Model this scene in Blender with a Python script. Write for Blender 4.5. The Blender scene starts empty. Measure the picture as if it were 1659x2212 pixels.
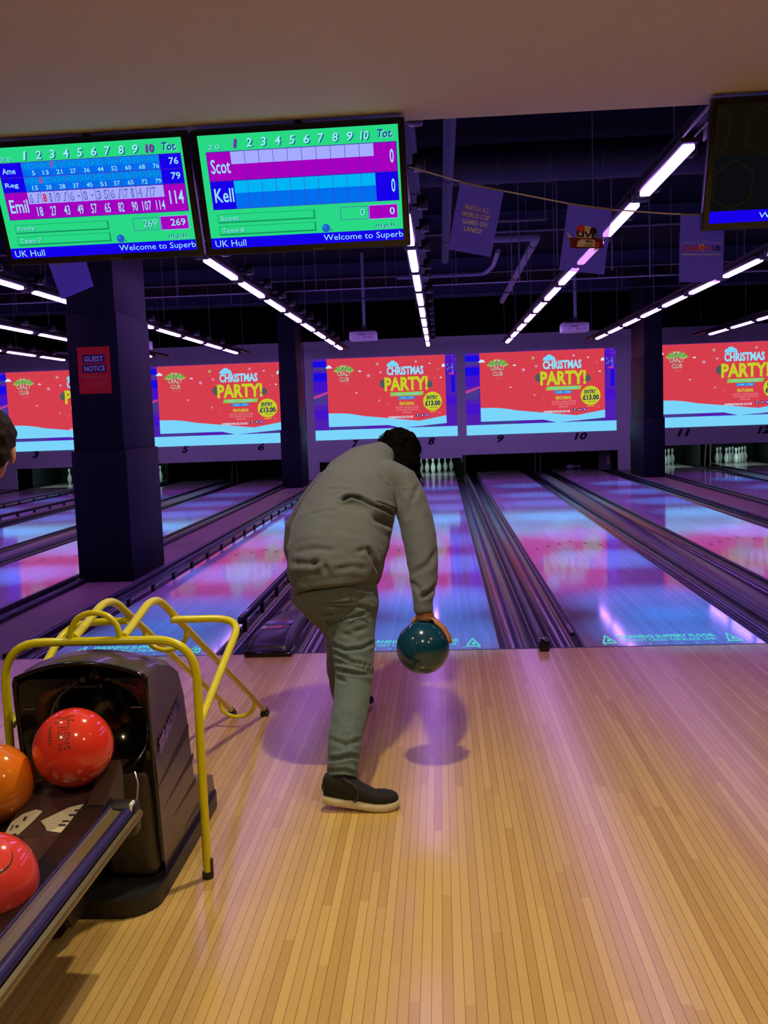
import bpy, bmesh, math, random
from mathutils import Vector, Matrix, noise
random.seed(7)
sc = bpy.context.scene
COL = sc.collection
PI = math.pi

# ------------------------------------------------------------------ camera
F_PX = 2097.84
cam_d = bpy.data.cameras.new('camera')
cam_d.sensor_fit = 'VERTICAL'
cam_d.sensor_height = 24.0
cam_d.lens = 24.0 * F_PX / 2212.0
cam_d.clip_start = 0.05
cam_d.clip_end = 100
cam = bpy.data.objects.new('camera', cam_d)
COL.objects.link(cam)
_r = (0.99771907, 0.05745012, -0.03544214)
_u = (0.02959156, 0.09966919, 0.99458051)
_f = (-0.06067126, 0.99336073, -0.09774182)
cam.matrix_world = Matrix(((_r[0], _u[0], -_f[0], -0.3182), (_r[1], _u[1], -_f[1], -5.8408),
                           (_r[2], _u[2], -_f[2], 1.4337), (0, 0, 0, 1)))
sc.camera = cam
sc.view_settings.view_transform = 'Standard'
sc.view_settings.look = 'None'
sc.view_settings.gamma = 1.0
sc.view_settings.use_curve_mapping = False
sc.view_settings.exposure = 0.0
sc.cycles.use_denoising = True
sc.cycles.max_bounces = 5
sc.cycles.use_adaptive_sampling = True
sc.cycles.adaptive_threshold = 0.02
sc.cycles.sample_clamp_indirect = 4.0
sc.cycles.caustics_reflective = False

# ------------------------------------------------------------------ world and lights
w = bpy.data.worlds.new('hall_air')
sc.world = w
w.use_nodes = True
w.node_tree.nodes['Background'].inputs[0].default_value = (0.010, 0.011, 0.020, 1)
w.node_tree.nodes['Background'].inputs[1].default_value = 0.6

TUBE_RGB = (0.46, 0.20, 0.95)
TUBE_STRENGTH = 19.0
BLUE_RGB = (0.01, 0.25, 1.0)
BLUE_W = 640.0
PURPLE_RGB = (0.34, 0.07, 1.0)
PURPLE_W = 230.0
WARM_RGB = (1.0, 0.83, 0.52)

def lamp(name, kind, loc, energy, rgb, size=0.05, rot=(0, 0, 0), spot=None, blend=0.3, parent=None, shape=None):
    l = bpy.data.lights.new(name, kind)
    l.energy = energy
    l.color = rgb
    if kind == 'SPOT':
        l.spot_size = spot
        l.spot_blend = blend
        l.shadow_soft_size = size
    elif kind == 'AREA':
        l.shape = 'RECTANGLE' if shape else 'DISK'
        l.size = size
        if shape:
            l.size_y = shape
    else:
        l.shadow_soft_size = size
    o = bpy.data.objects.new(name, l)
    COL.objects.link(o)
    o.location = loc
    o.rotation_euler = rot
    if parent:
        o.parent = parent
    return o

# recessed downlights in the low ceiling over the approach
for (x, y, e, ang) in ((-0.58, -2.42, 112, 112), (1.35, -3.5, 22, 112), (-2.35, -3.1, 22, 112), (-0.4, -4.6, 58, 130), (1.3, -4.9, 54, 130), (-2.2, -5.2, 40, 130), (2.9, -4.2, 18, 112)):
    lamp('downlight', 'SPOT', (x, y, 2.62), e, WARM_RGB, size=0.04, spot=math.radians(ang), blend=0.5)

# ------------------------------------------------------------------ materials
def lin(c):
    c = c / 255.0
    return c / 12.92 if c <= 0.04045 else ((c + 0.055) / 1.055) ** 2.4
def S(r, g, b):
    return (lin(r), lin(g), lin(b), 1.0)

MATS = {}
def mat(name, rgb, rough=0.5, metal=0.0, spec=0.5, coat=0.0, sheen=0.0, noise_amt=0.0, noise_scale=20.0, bump=0.0):
    if name in MATS:
        return MATS[name]
    m = bpy.data.materials.new(name)
    m.use_nodes = True
    nt = m.node_tree
    b = nt.nodes['Principled BSDF']
    b.inputs['Base Color'].default_value = rgb if len(rgb) == 4 else (*rgb, 1)
    b.inputs['Roughness'].default_value = rough
    b.inputs['Metallic'].default_value = metal
    b.inputs['Specular IOR Level'].default_value = spec
    b.inputs['Coat Weight'].default_value = coat
    b.inputs['Coat Roughness'].default_value = 0.08
    b.inputs['Sheen Weight'].default_value = sheen
    if noise_amt > 0 or bump > 0:
        tc = nt.nodes.new('ShaderNodeTexCoord')
        n = nt.nodes.new('ShaderNodeTexNoise')
        n.inputs['Scale'].default_value = noise_scale
        n.inputs['Detail'].default_value = 4
        nt.links.new(tc.outputs['Object'], n.inputs['Vector'])
        if noise_amt > 0:
            mx = nt.nodes.new('ShaderNodeMix')
            mx.data_type = 'RGBA'
            c = b.inputs['Base Color'].default_value
            mx.inputs[6].default_value = (c[0] * (1 - noise_amt), c[1] * (1 - noise_amt), c[2] * (1 - noise_amt), 1)
            mx.inputs[7].default_value = (min(1, c[0] * (1 + noise_amt)), min(1, c[1] * (1 + noise_amt)), min(1, c[2] * (1 + noise_amt)), 1)
            nt.links.new(n.outputs['Fac'], mx.inputs[0])
            nt.links.new(mx.outputs[2], b.inputs['Base Color'])
        if bump > 0:
            bp = nt.nodes.new('ShaderNodeBump')
            bp.inputs['Strength'].default_value = bump
            bp.inputs['Distance'].default_value = 0.01
            nt.links.new(n.outputs['Fac'], bp.inputs['Height'])
            nt.links.new(bp.outputs['Normal'], b.inputs['Normal'])
    MATS[name] = m
    return m

def em(name, rgb, strength=1.0, sample=False):
    if name in MATS:
        return MATS[name]
    m = bpy.data.materials.new(name)
    m.use_nodes = True
    nt = m.node_tree
    nt.nodes.remove(nt.nodes['Principled BSDF'])
    e = nt.nodes.new('ShaderNodeEmission')
    e.inputs[0].default_value = rgb if len(rgb) == 4 else (*rgb, 1)
    e.inputs[1].default_value = strength
    nt.links.new(e.outputs[0], nt.nodes['Material Output'].inputs[0])
    if not sample:
        m.cycles.emission_sampling = 'NONE'
    MATS[name] = m
    return m

def wood(name, dark, light, board=0.0273, rough=0.3, seam=0.55, spec=0.5, coat=0.0, seglen=1.4, grain=0.14):
    m = bpy.data.materials.new(name)
    m.use_nodes = True
    nt = m.node_tree
    L = nt.links
    b = nt.nodes['Principled BSDF']
    N = lambda t: nt.nodes.new(t)
    def math_(op, a, bb=None, c=None):
        n = N('ShaderNodeMath')
        n.operation = op
        for i, v in enumerate((a, bb, c)):
            if v is None:
                continue
            if isinstance(v, (int, float)):
                n.inputs[i].default_value = v
            else:
                L.new(v, n.inputs[i])
        return n.outputs[0]
    tc = N('ShaderNodeTexCoord')
    sx = N('ShaderNodeSeparateXYZ')
    L.new(tc.outputs['Object'], sx.inputs[0])
    bx = math_('DIVIDE', sx.outputs[0], board)
    bi = math_('FLOOR', bx)
    fr = math_('FRACT', bx)
    wn = N('ShaderNodeTexWhiteNoise')
    wn.noise_dimensions = '1D'
    L.new(bi, wn.inputs['W'])
    yy = math_('ADD', math_('DIVIDE', sx.outputs[1], seglen), math_('MULTIPLY', wn.outputs['Value'], 7.0))
    si = math_('FLOOR', yy)
    cv = N('ShaderNodeCombineXYZ')
    L.new(bi, cv.inputs[0])
    L.new(si, cv.inputs[1])
    wn2 = N('ShaderNodeTexWhiteNoise')
    wn2.noise_dimensions = '2D'
    L.new(cv.outputs[0], wn2.inputs['Vector'])
    # grain
    mp = N('ShaderNodeMapping')
    mp.inputs['Scale'].default_value = (90, 3.0, 1)
    L.new(tc.outputs['Object'], mp.inputs[0])
    ng = N('ShaderNodeTexNoise')
    ng.inputs['Scale'].default_value = 1.0
    ng.inputs['Detail'].default_value = 5
    L.new(mp.outputs[0], ng.inputs['Vector'])
    # flecks across the grain
    mp2 = N('ShaderNodeMapping')
    mp2.inputs['Scale'].default_value = (25, 160, 1)
    L.new(tc.outputs['Object'], mp2.inputs[0])
    nf = N('ShaderNodeTexNoise')
    nf.inputs['Scale'].default_value = 1.0
    nf.inputs['Detail'].default_value = 3
    L.new(mp2.outputs[0], nf.inputs['Vector'])
    fac = math_('ADD', math_('MULTIPLY', wn2.outputs['Value'], 1 - grain), math_('MULTIPLY', ng.outputs['Fac'], grain))
    fac = math_('ADD', fac, math_('MULTIPLY', math_('SUBTRACT', nf.outputs['Fac'], 0.5), 0.25))
    mx = N('ShaderNodeMix')
    mx.data_type = 'RGBA'
    mx.inputs[6].default_value = (*dark, 1)
    mx.inputs[7].default_value = (*light, 1)
    L.new(fac, mx.inputs[0])
    # seams
    d = math_('MINIMUM', fr, math_('SUBTRACT', 1.0, fr))
    s1 = math_('LESS_THAN', d, 0.03)
    s1 = math_('MULTIPLY', s1, seam)
    mx2 = N('ShaderNodeMix')
    mx2.data_type = 'RGBA'
    L.new(s1, mx2.inputs[0])
    L.new(mx.outputs[2], mx2.inputs[6])
    mx2.inputs[7].default_value = (dark[0] * 0.18, dark[1] * 0.14, dark[2] * 0.12, 1)
    L.new(mx2.outputs[2], b.inputs['Base Color'])
    rr = math_('ADD', math_('MULTIPLY', ng.outputs['Fac'], 0.08), rough - 0.04)
    L.new(rr, b.inputs['Roughness'])
    b.inputs['Specular IOR Level'].default_value = spec
    b.inputs['Coat Weight'].default_value = coat
    b.inputs['Coat Roughness'].default_value = 0.06
    MATS[name] = m
    return m

M_APPROACH = wood('approach_boards', (0.57, 0.35, 0.105), (0.77, 0.53, 0.185), rough=0.215, spec=0.5, seam=0.75)
M_LANE = wood('lane_boards', (0.40, 0.35, 0.34), (0.50, 0.44, 0.43), rough=0.075, seam=0.25, spec=0.5, coat=0.0, seglen=2.2)
M_CARPET = mat('walkway_vinyl', (0.17, 0.11, 0.075), 0.55, noise_amt=0.25, noise_scale=14)
M_SOFFIT = mat('painted_plaster', (0.64, 0.62, 0.62), 0.9, noise_amt=0.03, noise_scale=3)
M_ROOF = mat('black_roof', (0.003, 0.0045, 0.012), 0.9, spec=0.1)
M_DARK = mat('matt_black', (0.006, 0.006, 0.008), 0.8)
M_MASK = mat('masking_paint', (0.60, 0.66, 0.62), 0.75)
M_PILLAR = mat('navy_paint', (0.004, 0.006, 0.017), 0.6, spec=0.25)
M_GUTTER = mat('gutter_plastic', (0.022, 0.020, 0.026), 0.2, spec=0.5)
M_CAP = mat('capping_plastic', (0.024, 0.022, 0.028), 0.3)
M_BLACKGLOSS = mat('black_gloss', (0.006, 0.006, 0.007), 0.12, spec=0.5)
M_BLACK = mat('black_plastic', (0.012, 0.012, 0.013), 0.45)
M_STEEL = mat('grey_steel', (0.32, 0.32, 0.36), 0.4, metal=0.6)
M_DARKPIPE = mat('dark_pipe', (0.04, 0.055, 0.10), 0.6)
M_TUBE = em('lit_tube', (*TUBE_RGB, 1), TUBE_STRENGTH, sample=True)
M_YELLOW = mat('yellow_enamel', (0.74, 0.66, 0.004), 0.28, coat=0.3)
M_WHITE = mat('white_plastic', (0.88, 0.88, 0.9), 0.4)
M_PIN = mat('pin_white', (0.82, 0.85, 0.84), 0.2, coat=0.3)
M_STRIPE = mat('pin_stripe', (0.03, 0.03, 0.05), 0.4)

# ------------------------------------------------------------------ mesh builder
class MB:
    def __init__(s):
        s.v = []
        s.f = []
        s.m = []
        s.sm = []
        s.mats = []
        s.T = None
    def mi(s, m):
        if m not in s.mats:
            s.mats.append(m)
        return s.mats.index(m)
    def add(s, vs, fs, m, smooth=False):
        o = len(s.v)
        if s.T is not None:
            vs = [s.T @ Vector(p) for p in vs]
        s.v += [tuple(p) for p in vs]
        k = s.mi(m)
        for f in fs:
            s.f.append([i + o for i in f])
            s.m.append(k)
            s.sm.append(smooth)
        return s
    def box(s, x0, x1, y0, y1, z0, z1, m):
        vs = [(x, y, z) for z in (z0, z1) for y in (y0, y1) for x in (x0, x1)]
        return s.add(vs, [(0, 2, 3, 1), (4, 5, 7, 6), (0, 1, 5, 4), (2, 6, 7, 3), (0, 4, 6, 2), (1, 3, 7, 5)], m)
    def bbox(s, x0, x1, y0, y1, z0, z1, m, r=0.01, seg=2):
        bm = bmesh.new()
        bmesh.ops.create_cube(bm, size=1)
        for v in bm.verts:
            v.co = Vector(((x0 + x1) / 2 + v.co.x * (x1 - x0), (y0 + y1) / 2 + v.co.y * (y1 - y0), (z0 + z1) / 2 + v.co.z * (z1 - z0)))
        bmesh.ops.bevel(bm, geom=bm.edges[:], offset=r, segments=seg, affect='EDGES', profile=0.5)
        bm.verts.index_update()
        s.add([v.co.copy() for v in bm.verts], [[v.index for v in f.verts] for f in bm.faces], m, True)
        bm.free()
        return s
    def prism(s, pts, axis, a, b, m, smooth=False):
        # pts: 2-D outline; axis 'x': (y,z), 'y': (x,z), 'z': (x,y)
        n = len(pts)
        def mk(p, t):
            return {'x': (t, p[0], p[1]), 'y': (p[0], t, p[1]), 'z': (p[0], p[1], t)}[axis]
        vs = [mk(p, a) for p in pts] + [mk(p, b) for p in pts]
        s.add(vs, [list(range(n))[::-1], list(range(n, 2 * n))], m)
        return s.add(vs, [(i, (i + 1) % n, n + (i + 1) % n, n + i) for i in range(n)], m, smooth)
    def strip(s, prof, axis, a, b, m, smooth=True):
        n = len(prof)
        def mk(p, t):
            return {'x': (t, p[0], p[1]), 'y': (p[0], t, p[1])}[axis]
        vs = [mk(p, a) for p in prof] + [mk(p, b) for p in prof]
        return s.add(vs, [(i, i + 1, n + i + 1, n + i) for i in range(n - 1)], m, smooth)
    def tube(s, path, r, m, seg=12, caps=True, closed=False):
        P = [Vector(p) for p in path]
        n = len(P)
        rs = r if isinstance(r, (list, tuple)) else [r] * n
        tang = []
        for i in range(n):
            a = P[max(0, i - 1)]
            b = P[min(n - 1, i + 1)]
            tang.append((b - a).normalized())
        up = Vector((0, 0, 1)) if abs(tang[0].z) < 0.9 else Vector((1, 0, 0))
        nrm = tang[0].cross(up).normalized()
        vs = []
        for i in range(n):
            nrm = (nrm - tang[i] * nrm.dot(tang[i])).normalized()
            bn = tang[i].cross(nrm)
            for k in range(seg):
                t = 2 * PI * k / seg
                vs.append(P[i] + (nrm * math.cos(t) + bn * math.sin(t)) * rs[i])
        fs = [(i * seg + k, i * seg + (k + 1) % seg, (i + 1) * seg + (k + 1) % seg, (i + 1) * seg + k) for i in range(n - 1) for k in range(seg)]
        s.add(vs, fs, m, True)
        if caps:
            s.add(vs[:seg], [list(range(seg))[::-1]], m)
            s.add(vs[-seg:], [list(range(seg))], m)
        return s
    def loft(s, rings, m, seg=24, power=2.0):
        # rings: (center, side vector, other vector) with lengths as half axes
        vs = []
        for (c, a, b) in rings:
            c, a, b = Vector(c), Vector(a), Vector(b)
            for k in range(seg):
                t = 2 * PI * k / seg
                ct, st = math.cos(t), math.sin(t)
                if power != 2.0:
                    ct = math.copysign(abs(ct) ** (2 / power), ct)
                    st = math.copysign(abs(st) ** (2 / power), st)
                vs.append(c + a * ct + b * st)
        n = len(rings)
        fs = [(i * seg + k, i * seg + (k + 1) % seg, (i + 1) * seg + (k + 1) % seg, (i + 1) * seg + k) for i in range(n - 1) for k in range(seg)]
        fs.append(list(range(seg))[::-1])
        fs.append(list(range((n - 1) * seg, n * seg)))
        return s.add(vs, fs, m, True)
    def limb(s, pts, m, side=(1, 0, 0), seg=20, flat=1.0):
        # pts: (x, y, z, r) or (x, y, z, ra, rb)
        P = [Vector(p[:3]) for p in pts]
        rings = []
        for i, p in enumerate(pts):
            t = (P[min(i + 1, len(P) - 1)] - P[max(0, i - 1)]).normalized()
            a = Vector(side)
            a = (a - t * a.dot(t)).normalized()
            b = t.cross(a)
            rb = p[4] if len(p) > 4 else p[3] * flat
            rings.append((P[i], a * p[3], b * rb))
        return s.loft(rings, m, seg)
    def ellipsoid(s, c, ax, ay, az, m, seg=20, rot=None):
        rows = seg // 2
        vs = []
        R = rot or Matrix.Identity(3)
        c = Vector(c)
        for i in range(rows + 1):
            t = PI * i / rows
            for k in range(seg):
                p = 2 * PI * k / seg
                vs.append(c + R @ Vector((ax * math.sin(t) * math.cos(p), ay * math.sin(t) * math.sin(p), az * math.cos(t))))
        fs = [(i * seg + k, (i + 1) * seg + k, (i + 1) * seg + (k + 1) % seg, i * seg + (k + 1) % seg) for i in range(rows) for k in range(seg)]
        return s.add(vs, fs, m, True)
    def lathe(s, prof, m, c=(0, 0, 0), seg=20, mats=None):
        vs = []
        for (r, z) in prof:
            for k in range(seg):
                t = 2 * PI * k / seg
                vs.append((c[0] + r * math.cos(t), c[1] + r * math.sin(t), c[2] + z))
        for i in range(len(prof) - 1):
            mm = mats[i] if mats else m
            s.add(vs[i * seg:(i + 2) * seg], [(k, (k + 1) % seg, seg + (k + 1) % seg, seg + k) for k in range(seg)], mm, True)
        return s
    def build(s, name, parent=None, merge=False):
        me = bpy.data.meshes.new(name)
        me.from_pydata([tuple(p) for p in s.v], [], s.f)
        for m in s.mats:
            me.materials.append(m)
        me.polygons.foreach_set('material_index', s.m)
        me.polygons.foreach_set('use_smooth', s.sm)
        me.validate()
        me.update()
        bm = bmesh.new()
        bm.from_mesh(me)
        if merge:
            bmesh.ops.remove_doubles(bm, verts=bm.verts, dist=1e-5)
        bm.to_mesh(me)
        bm.free()
        o = bpy.data.objects.new(name, me)
        COL.objects.link(o)
        if parent:
            o.parent = parent
        return o

def thing(name, label, cat, loc=(0, 0, 0), rot=(0, 0, 0), group=None):
    o = bpy.data.objects.new(name, None)
    o.empty_display_size = 0.1
    COL.objects.link(o)
    o.location = loc
    o.rotation_euler = rot
    o['label'] = label
    o['category'] = cat
    if group:
        o['group'] = group
    return o
def tag(o, label, cat, group=None):
    o['label'] = label
    o['category'] = cat
    if group:
        o['group'] = group
    return o
def struct(o):
    o['kind'] = 'structure'
    return o
def dup(root, loc, label, group=None):
    r = root.copy()
    COL.objects.link(r)
    r.location = loc
    r['label'] = label
    if group:
        r['group'] = group
    for ch in list(root.children):
        c = ch.copy()
        COL.objects.link(c)
        c.parent = r
        for g in list(ch.children):
            d = g.copy()
            COL.objects.link(d)
            d.parent = c
    return r

def fillet(pts, rad, n=7):
    P = [Vector(p) for p in pts]
    out = [P[0]]
    for i in range(1, len(P) - 1):
        rr = rad[i - 1] if isinstance(rad, (list, tuple)) else rad
        a = (P[i - 1] - P[i])
        b = (P[i + 1] - P[i])
        d = min(rr, a.length * 0.49, b.length * 0.49)
        s = P[i] + a.normalized() * d
        e = P[i] + b.normalized() * d
        for k in range(n + 1):
            t = k / n
            out.append(s * (1 - t) ** 2 + P[i] * 2 * t * (1 - t) + e * t * t)
    out.append(P[-1])
    return out

# text as mesh outlines -------------------------------------------------
_TXT = {}
def text_mesh(body, bold=0.0, shear=0.0):
    key = (body, bold, shear)
    if key in _TXT:
        return _TXT[key]
    cu = bpy.data.curves.new('t', 'FONT')
    cu.body = body
    cu.resolution_u = 2
    cu.offset = bold
    cu.shear = shear
    cu.align_x = 'LEFT'
    o = bpy.data.objects.new('t', cu)
    COL.objects.link(o)
    dg = bpy.context.evaluated_depsgraph_get()
    ev = o.evaluated_get(dg)
    me = ev.to_mesh()
    vs = [(v.co.x, v.co.y) for v in me.vertices]
    fs = [list(p.vertices) for p in me.polygons]
    ev.to_mesh_clear()
    bpy.data.objects.remove(o)
    bpy.data.curves.remove(cu)
    if vs:
        x0 = min(v[0] for v in vs); x1 = max(v[0] for v in vs)
        y0 = min(v[1] for v in vs); y1 = max(v[1] for v in vs)
        vs = [((v[0] - x0) / max(x1 - x0, 1e-6), (v[1] - y0) / max(y1 - y0, 1e-6)) for v in vs]
    _TXT[key] = (vs, fs)
    return _TXT[key]

class Draw:
    """flat artwork on a panel: u to the right, v downward, both 0..1"""
    def __init__(s, mb, w, h, o=(0, 0, 0), right=(1, 0, 0), up=(0, 0, 1), normal=(0, -1, 0), eps=0.0008):
        s.mb, s.w, s.h = mb, w, h
        s.o, s.r, s.u, s.n, s.e = Vector(o), Vector(right), Vector(up), Vector(normal), eps
    def p(s, u, v, l):
        return s.o + s.r * (u * s.w) + s.u * ((1 - v) * s.h) + s.n * (l * s.e)
    def poly(s, pts, m, l=1):
        vs = [s.p(a, b, l) for a, b in pts]
        n = (vs[1] - vs[0]).cross(vs[2] - vs[0])
        f = list(range(len(vs)))
        s.mb.add(vs, [f], m)
    def rect(s, u0, v0, u1, v1, m, l=1, slant=0.0):
        s.poly([(u0, v1), (u1, v1), (u1 + slant, v0), (u0 + slant, v0)], m, l)
    def frame(s, u0, v0, u1, v1, t, m, l=1):
        tv = t * s.w / s.h
        s.rect(u0, v0, u1, v0 + tv, m, l)
        s.rect(u0, v1 - tv, u1, v1, m, l)
        s.rect(u0, v0, u0 + t, v1, m, l)
        s.rect(u1 - t, v0, u1, v1, m, l)
    def disc(s, u, v, r, m, l=1, n=20, a0=0.0, sq=1.0):
        k = s.w / s.h
        s.poly([(u + r * math.cos(a0 - 2 * PI * i / n), v + r * k * sq * math.sin(a0 - 2 * PI * i / n)) for i in range(n)], m, l)
    def star(s, u, v, r, m, l=1, n=6, inner=0.45):
        k = s.w / s.h
        pts = []
        for i in range(2 * n):
            q = r if i % 2 == 0 else r * inner
            t = -PI * i / n
            pts.append((u + q * math.cos(t), v + q * k * math.sin(t)))
        vs = [s.p(u, v, l)] + [s.p(a, b, l) for a, b in pts]
        s.mb.add(vs, [(0, 1 + i, 1 + (i + 1) % (2 * n)) for i in range(2 * n)], m)
    def text(s, body, u0, v0, u1, v1, m, l=2, bold=0.0, shear=0.0):
        vs, fs = text_mesh(body, bold, shear)
        if vs:
            s.mb.add([s.p(u0 + (u1 - u0) * a, v1 - (v1 - v0) * b, l) for a, b in vs], fs, m)
    def cloud(s, u, v, wd, ht, m, l=2):
        base = v + ht / 2
        s.rect(u - wd * 0.5, base - ht * 0.12, u + wd * 0.5, base, m, l)
        for (du, dv, r) in ((-0.27, 0.30, 0.20), (0.0, 0.52, 0.27), (0.24, 0.34, 0.21), (0.40, 0.14, 0.11), (-0.41, 0.14, 0.10)):
            k = ht / wd
            s.poly([(u + wd * (du + r * math.cos(-t * PI / 7)), base - ht * dv + ht * r * 1.75 * math.sin(-t * PI / 7)) for t in range(14)], m, l + 0.2 * du)

def remesh(o, voxel, smooth_it=3, fac=0.5):
    md = o.modifiers.new('r', 'REMESH')
    md.mode = 'VOXEL'
    md.voxel_size = voxel
    md.use_smooth_shade = True
    if smooth_it:
        ms = o.modifiers.new('s', 'SMOOTH')
        ms.iterations = smooth_it
        ms.factor = fac
    dg = bpy.context.evaluated_depsgraph_get()
    ev = o.evaluated_get(dg)
    me = bpy.data.meshes.new_from_object(ev, depsgraph=dg)
    o.modifiers.clear()
    old = o.data
    mats = [m for m in old.materials]
    o.data = me
    me.materials.clear()
    for m in mats:
        me.materials.append(m)
    me.polygons.foreach_set('use_smooth', [True] * len(me.polygons))
    bpy.data.meshes.remove(old)
    return o

def folds(o, lines, amp=0.004, scale=9.0, stretch=(1, 1, 1), eye=None):
    """cloth creases: soft noise plus grooves along lines; the lines are dropped onto the cloth along sight lines"""
    me = o.data
    segs = []
    if eye is not None:
        bpy.context.view_layer.update()
        lines2 = []
        for (pts, depth, width) in lines:
            dense = []
            P = [Vector(p) for p in pts]
            for a, b in zip(P, P[1:]):
                dense += [a.lerp(b, t / 4) for t in range(4)]
            dense.append(P[-1])
            hits = []
            for q in dense:
                ok, h, _n, _i = o.ray_cast(eye, (q - eye).normalized())
                if ok:
                    hits.append(h.copy())
            if len(hits) > 1:
                lines2.append((hits, depth, width))
        lines = lines2
    for (pts, depth, width) in lines:
        P = [Vector(p) for p in pts]
        for a, b in zip(P, P[1:]):
            segs.append((a, b, depth, width))
    nr = [v.normal.copy() for v in me.vertices]
    for i, v in enumerate(me.vertices):
        c = v.co
        q = Vector((c.x * scale * stretch[0], c.y * scale * stretch[1], c.z * scale * stretch[2]))
        d = amp * (noise.noise(q) + 0.5 * noise.noise(q * 2.1))
        for (a, b, dep, wd) in segs:
            ab = b - a
            t = max(0.0, min(1.0, (c - a).dot(ab) / ab.length_squared))
            ds = (c - (a + ab * t)).length
            if ds < wd * 4:
                d -= dep * 0.75 * (math.exp(-(ds / wd) ** 2) - 0.25 * math.exp(-((ds - 2.0 * wd) / wd) ** 2))
        v.co = c + nr[i] * d
    me.update()

# ================================================================== the setting
LANES = {3: (-10.20, -9.13), 4: (-8.40, -7.33), 5: (-6.80, -5.73), 6: (-4.99, -3.92), 7: (-2.83, -1.763),
         8: (-1.067, 0.0), 9: (0.527, 1.594), 10: (2.317, 3.384), 11: (4.51, 5.577), 12: (6.307, 7.374)}
Y_MASK = 17.0
Y_END = 19.35

mb = MB(); mb.box(-12.6, 8.6, -8.6, -0.014, -0.06, 0.0, M_APPROACH)
struct(mb.build('floor'))
mb = MB(); mb.box(-12.6, 8.6, -0.014, 20.6, -0.20, -0.16, M_DARK)
struct(mb.build('floor'))
def walkway(x0, x1):
    m = MB(); m.box(x0, x1, 0.0, Y_MASK - 0.05, -0.15, 0.0, M_CARPET)
    return struct(m.build('floor'))
walkway(-3.63, -3.12)
walkway(3.67, 4.225)
walkway(-11.6, -10.49)
walkway(7.66, 8.5)
mb = MB(); mb.box(-12.6, 8.6, -8.6, -1.57, 2.68, 2.72, M_SOFFIT)
struct(mb.build('ceiling'))
mb = MB(); mb.box(-12.6, 8.6, -1.60, -1.57, 2.7201, 4.3, M_ROOF)
struct(mb.build('trim_1'))
mb = MB(); mb.box(-12.6, 8.6, -1.57, 20.6, 4.3, 4.36, M_ROOF)
struct(mb.build('ceiling'))
mb = MB(); mb.box(-12.7, -12.6, -8.6, 20.6, -0.2, 4.36, M_ROOF); struct(mb.build('wall_left'))
mb = MB(); mb.box(8.6, 8.7, -8.6, 20.6, -0.2, 4.36, M_ROOF); struct(mb.build('wall_right'))
mb = MB(); mb.box(-12.7, 8.7, 20.6, 20.7, -0.2, 4.36, M_ROOF); struct(mb.build('wall_back'))
mb = MB(); mb.box(-12.7, 8.7, -8.7, -8.6, -0.06, 2.72, mat('rear_wall_paint', (0.22, 0.18, 0.15), 0.9)); struct(mb.build('wall_front'))
# black foul line between the approach and the lanes
mb = MB(); mb.box(-12.6, 8.6, -0.014, 0.0, -0.06, 0.0008, M_BLACK); struct(mb.build('trim_2'))

# ------------------------------------------------------------------ pillars
def pillar(x0, x1, y0, y1, label, zt=4.3):
    t = thing('pillar', label, 'pillar', ((x0 + x1) / 2, (y0 + y1) / 2, 0), group='navy pillars in the walkways')
    hx, hy = (x1 - x0) / 2, (y1 - y0) / 2
    m = MB(); m.bbox(-hx, hx, -hy, hy, 0.0, 1.215, M_PILLAR, 0.006); m.build('base_cladding', t)
    i = 0.022
    m = MB(); m.bbox(-hx + i, hx - i, -hy + i, hy - i, 1.215, 2.46, M_PILLAR, 0.004)
    m.bbox(-hx + i + 0.012, hx - i - 0.012, -hy + i + 0.012, hy - i - 0.012, 2.46, zt, M_PILLAR, 0.004); m.build('shaft', t)
    return t
pillar(-3.70, -3.19, 2.88, 3.90, 'large dark navy square pillar carrying the red notice, nearest to the approach')
pillar(-3.68, -3.25, 14.45, 15.4, 'slim dark navy pillar far down the walkway between the screens above 6 and 7')
pillar(3.81, 4.24, 14.3, 15.7, 'slim dark navy pillar far down the walkway between the screens above 10 and 11')

# red notice on the near pillar
M_NOTRED = mat('notice_red', S(225, 30, 30), 0.6)
M_NOTBLUE = mat('notice_blue', S(38, 22, 96), 0.6)
M_NOTTXT = mat('notice_white', S(225, 215, 235), 0.6)
nm = MB()
nm.box(0, 0.30, 0, 0.0018, 0, 0.42, M_NOTRED)
d = Draw(nm, 0.30, 0.42)
d.rect(0.15, 0.165, 0.84, 0.34, M_NOTBLUE, 1, 0.01)
d.rect(0.13, 0.375, 0.88, 0.55, M_NOTBLUE, 1, -0.01)
d.text('GUEST', 0.21, 0.20, 0.79, 0.315, M_NOTTXT, 2, 0.02)
d.text('NOTiCE', 0.19, 0.405, 0.83, 0.52, M_NOTTXT, 2, 0.02)
for v, ww in ((0.625, 0.8), (0.66, 0.78), (0.775, 0.74), (0.81, 0.62)):
    d.rect(0.5 - ww / 2, v, 0.5 + ww / 2, v + 0.008, mat('notice_small_print', S(205, 120, 120), 0.6), 1)
notice = nm.build('notice_poster')
notice.location = (-3.59, 2.899, 1.735)
tag(notice, 'red notice headed GUEST NOTICE stuck on the large navy pillar', 'poster')

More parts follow.
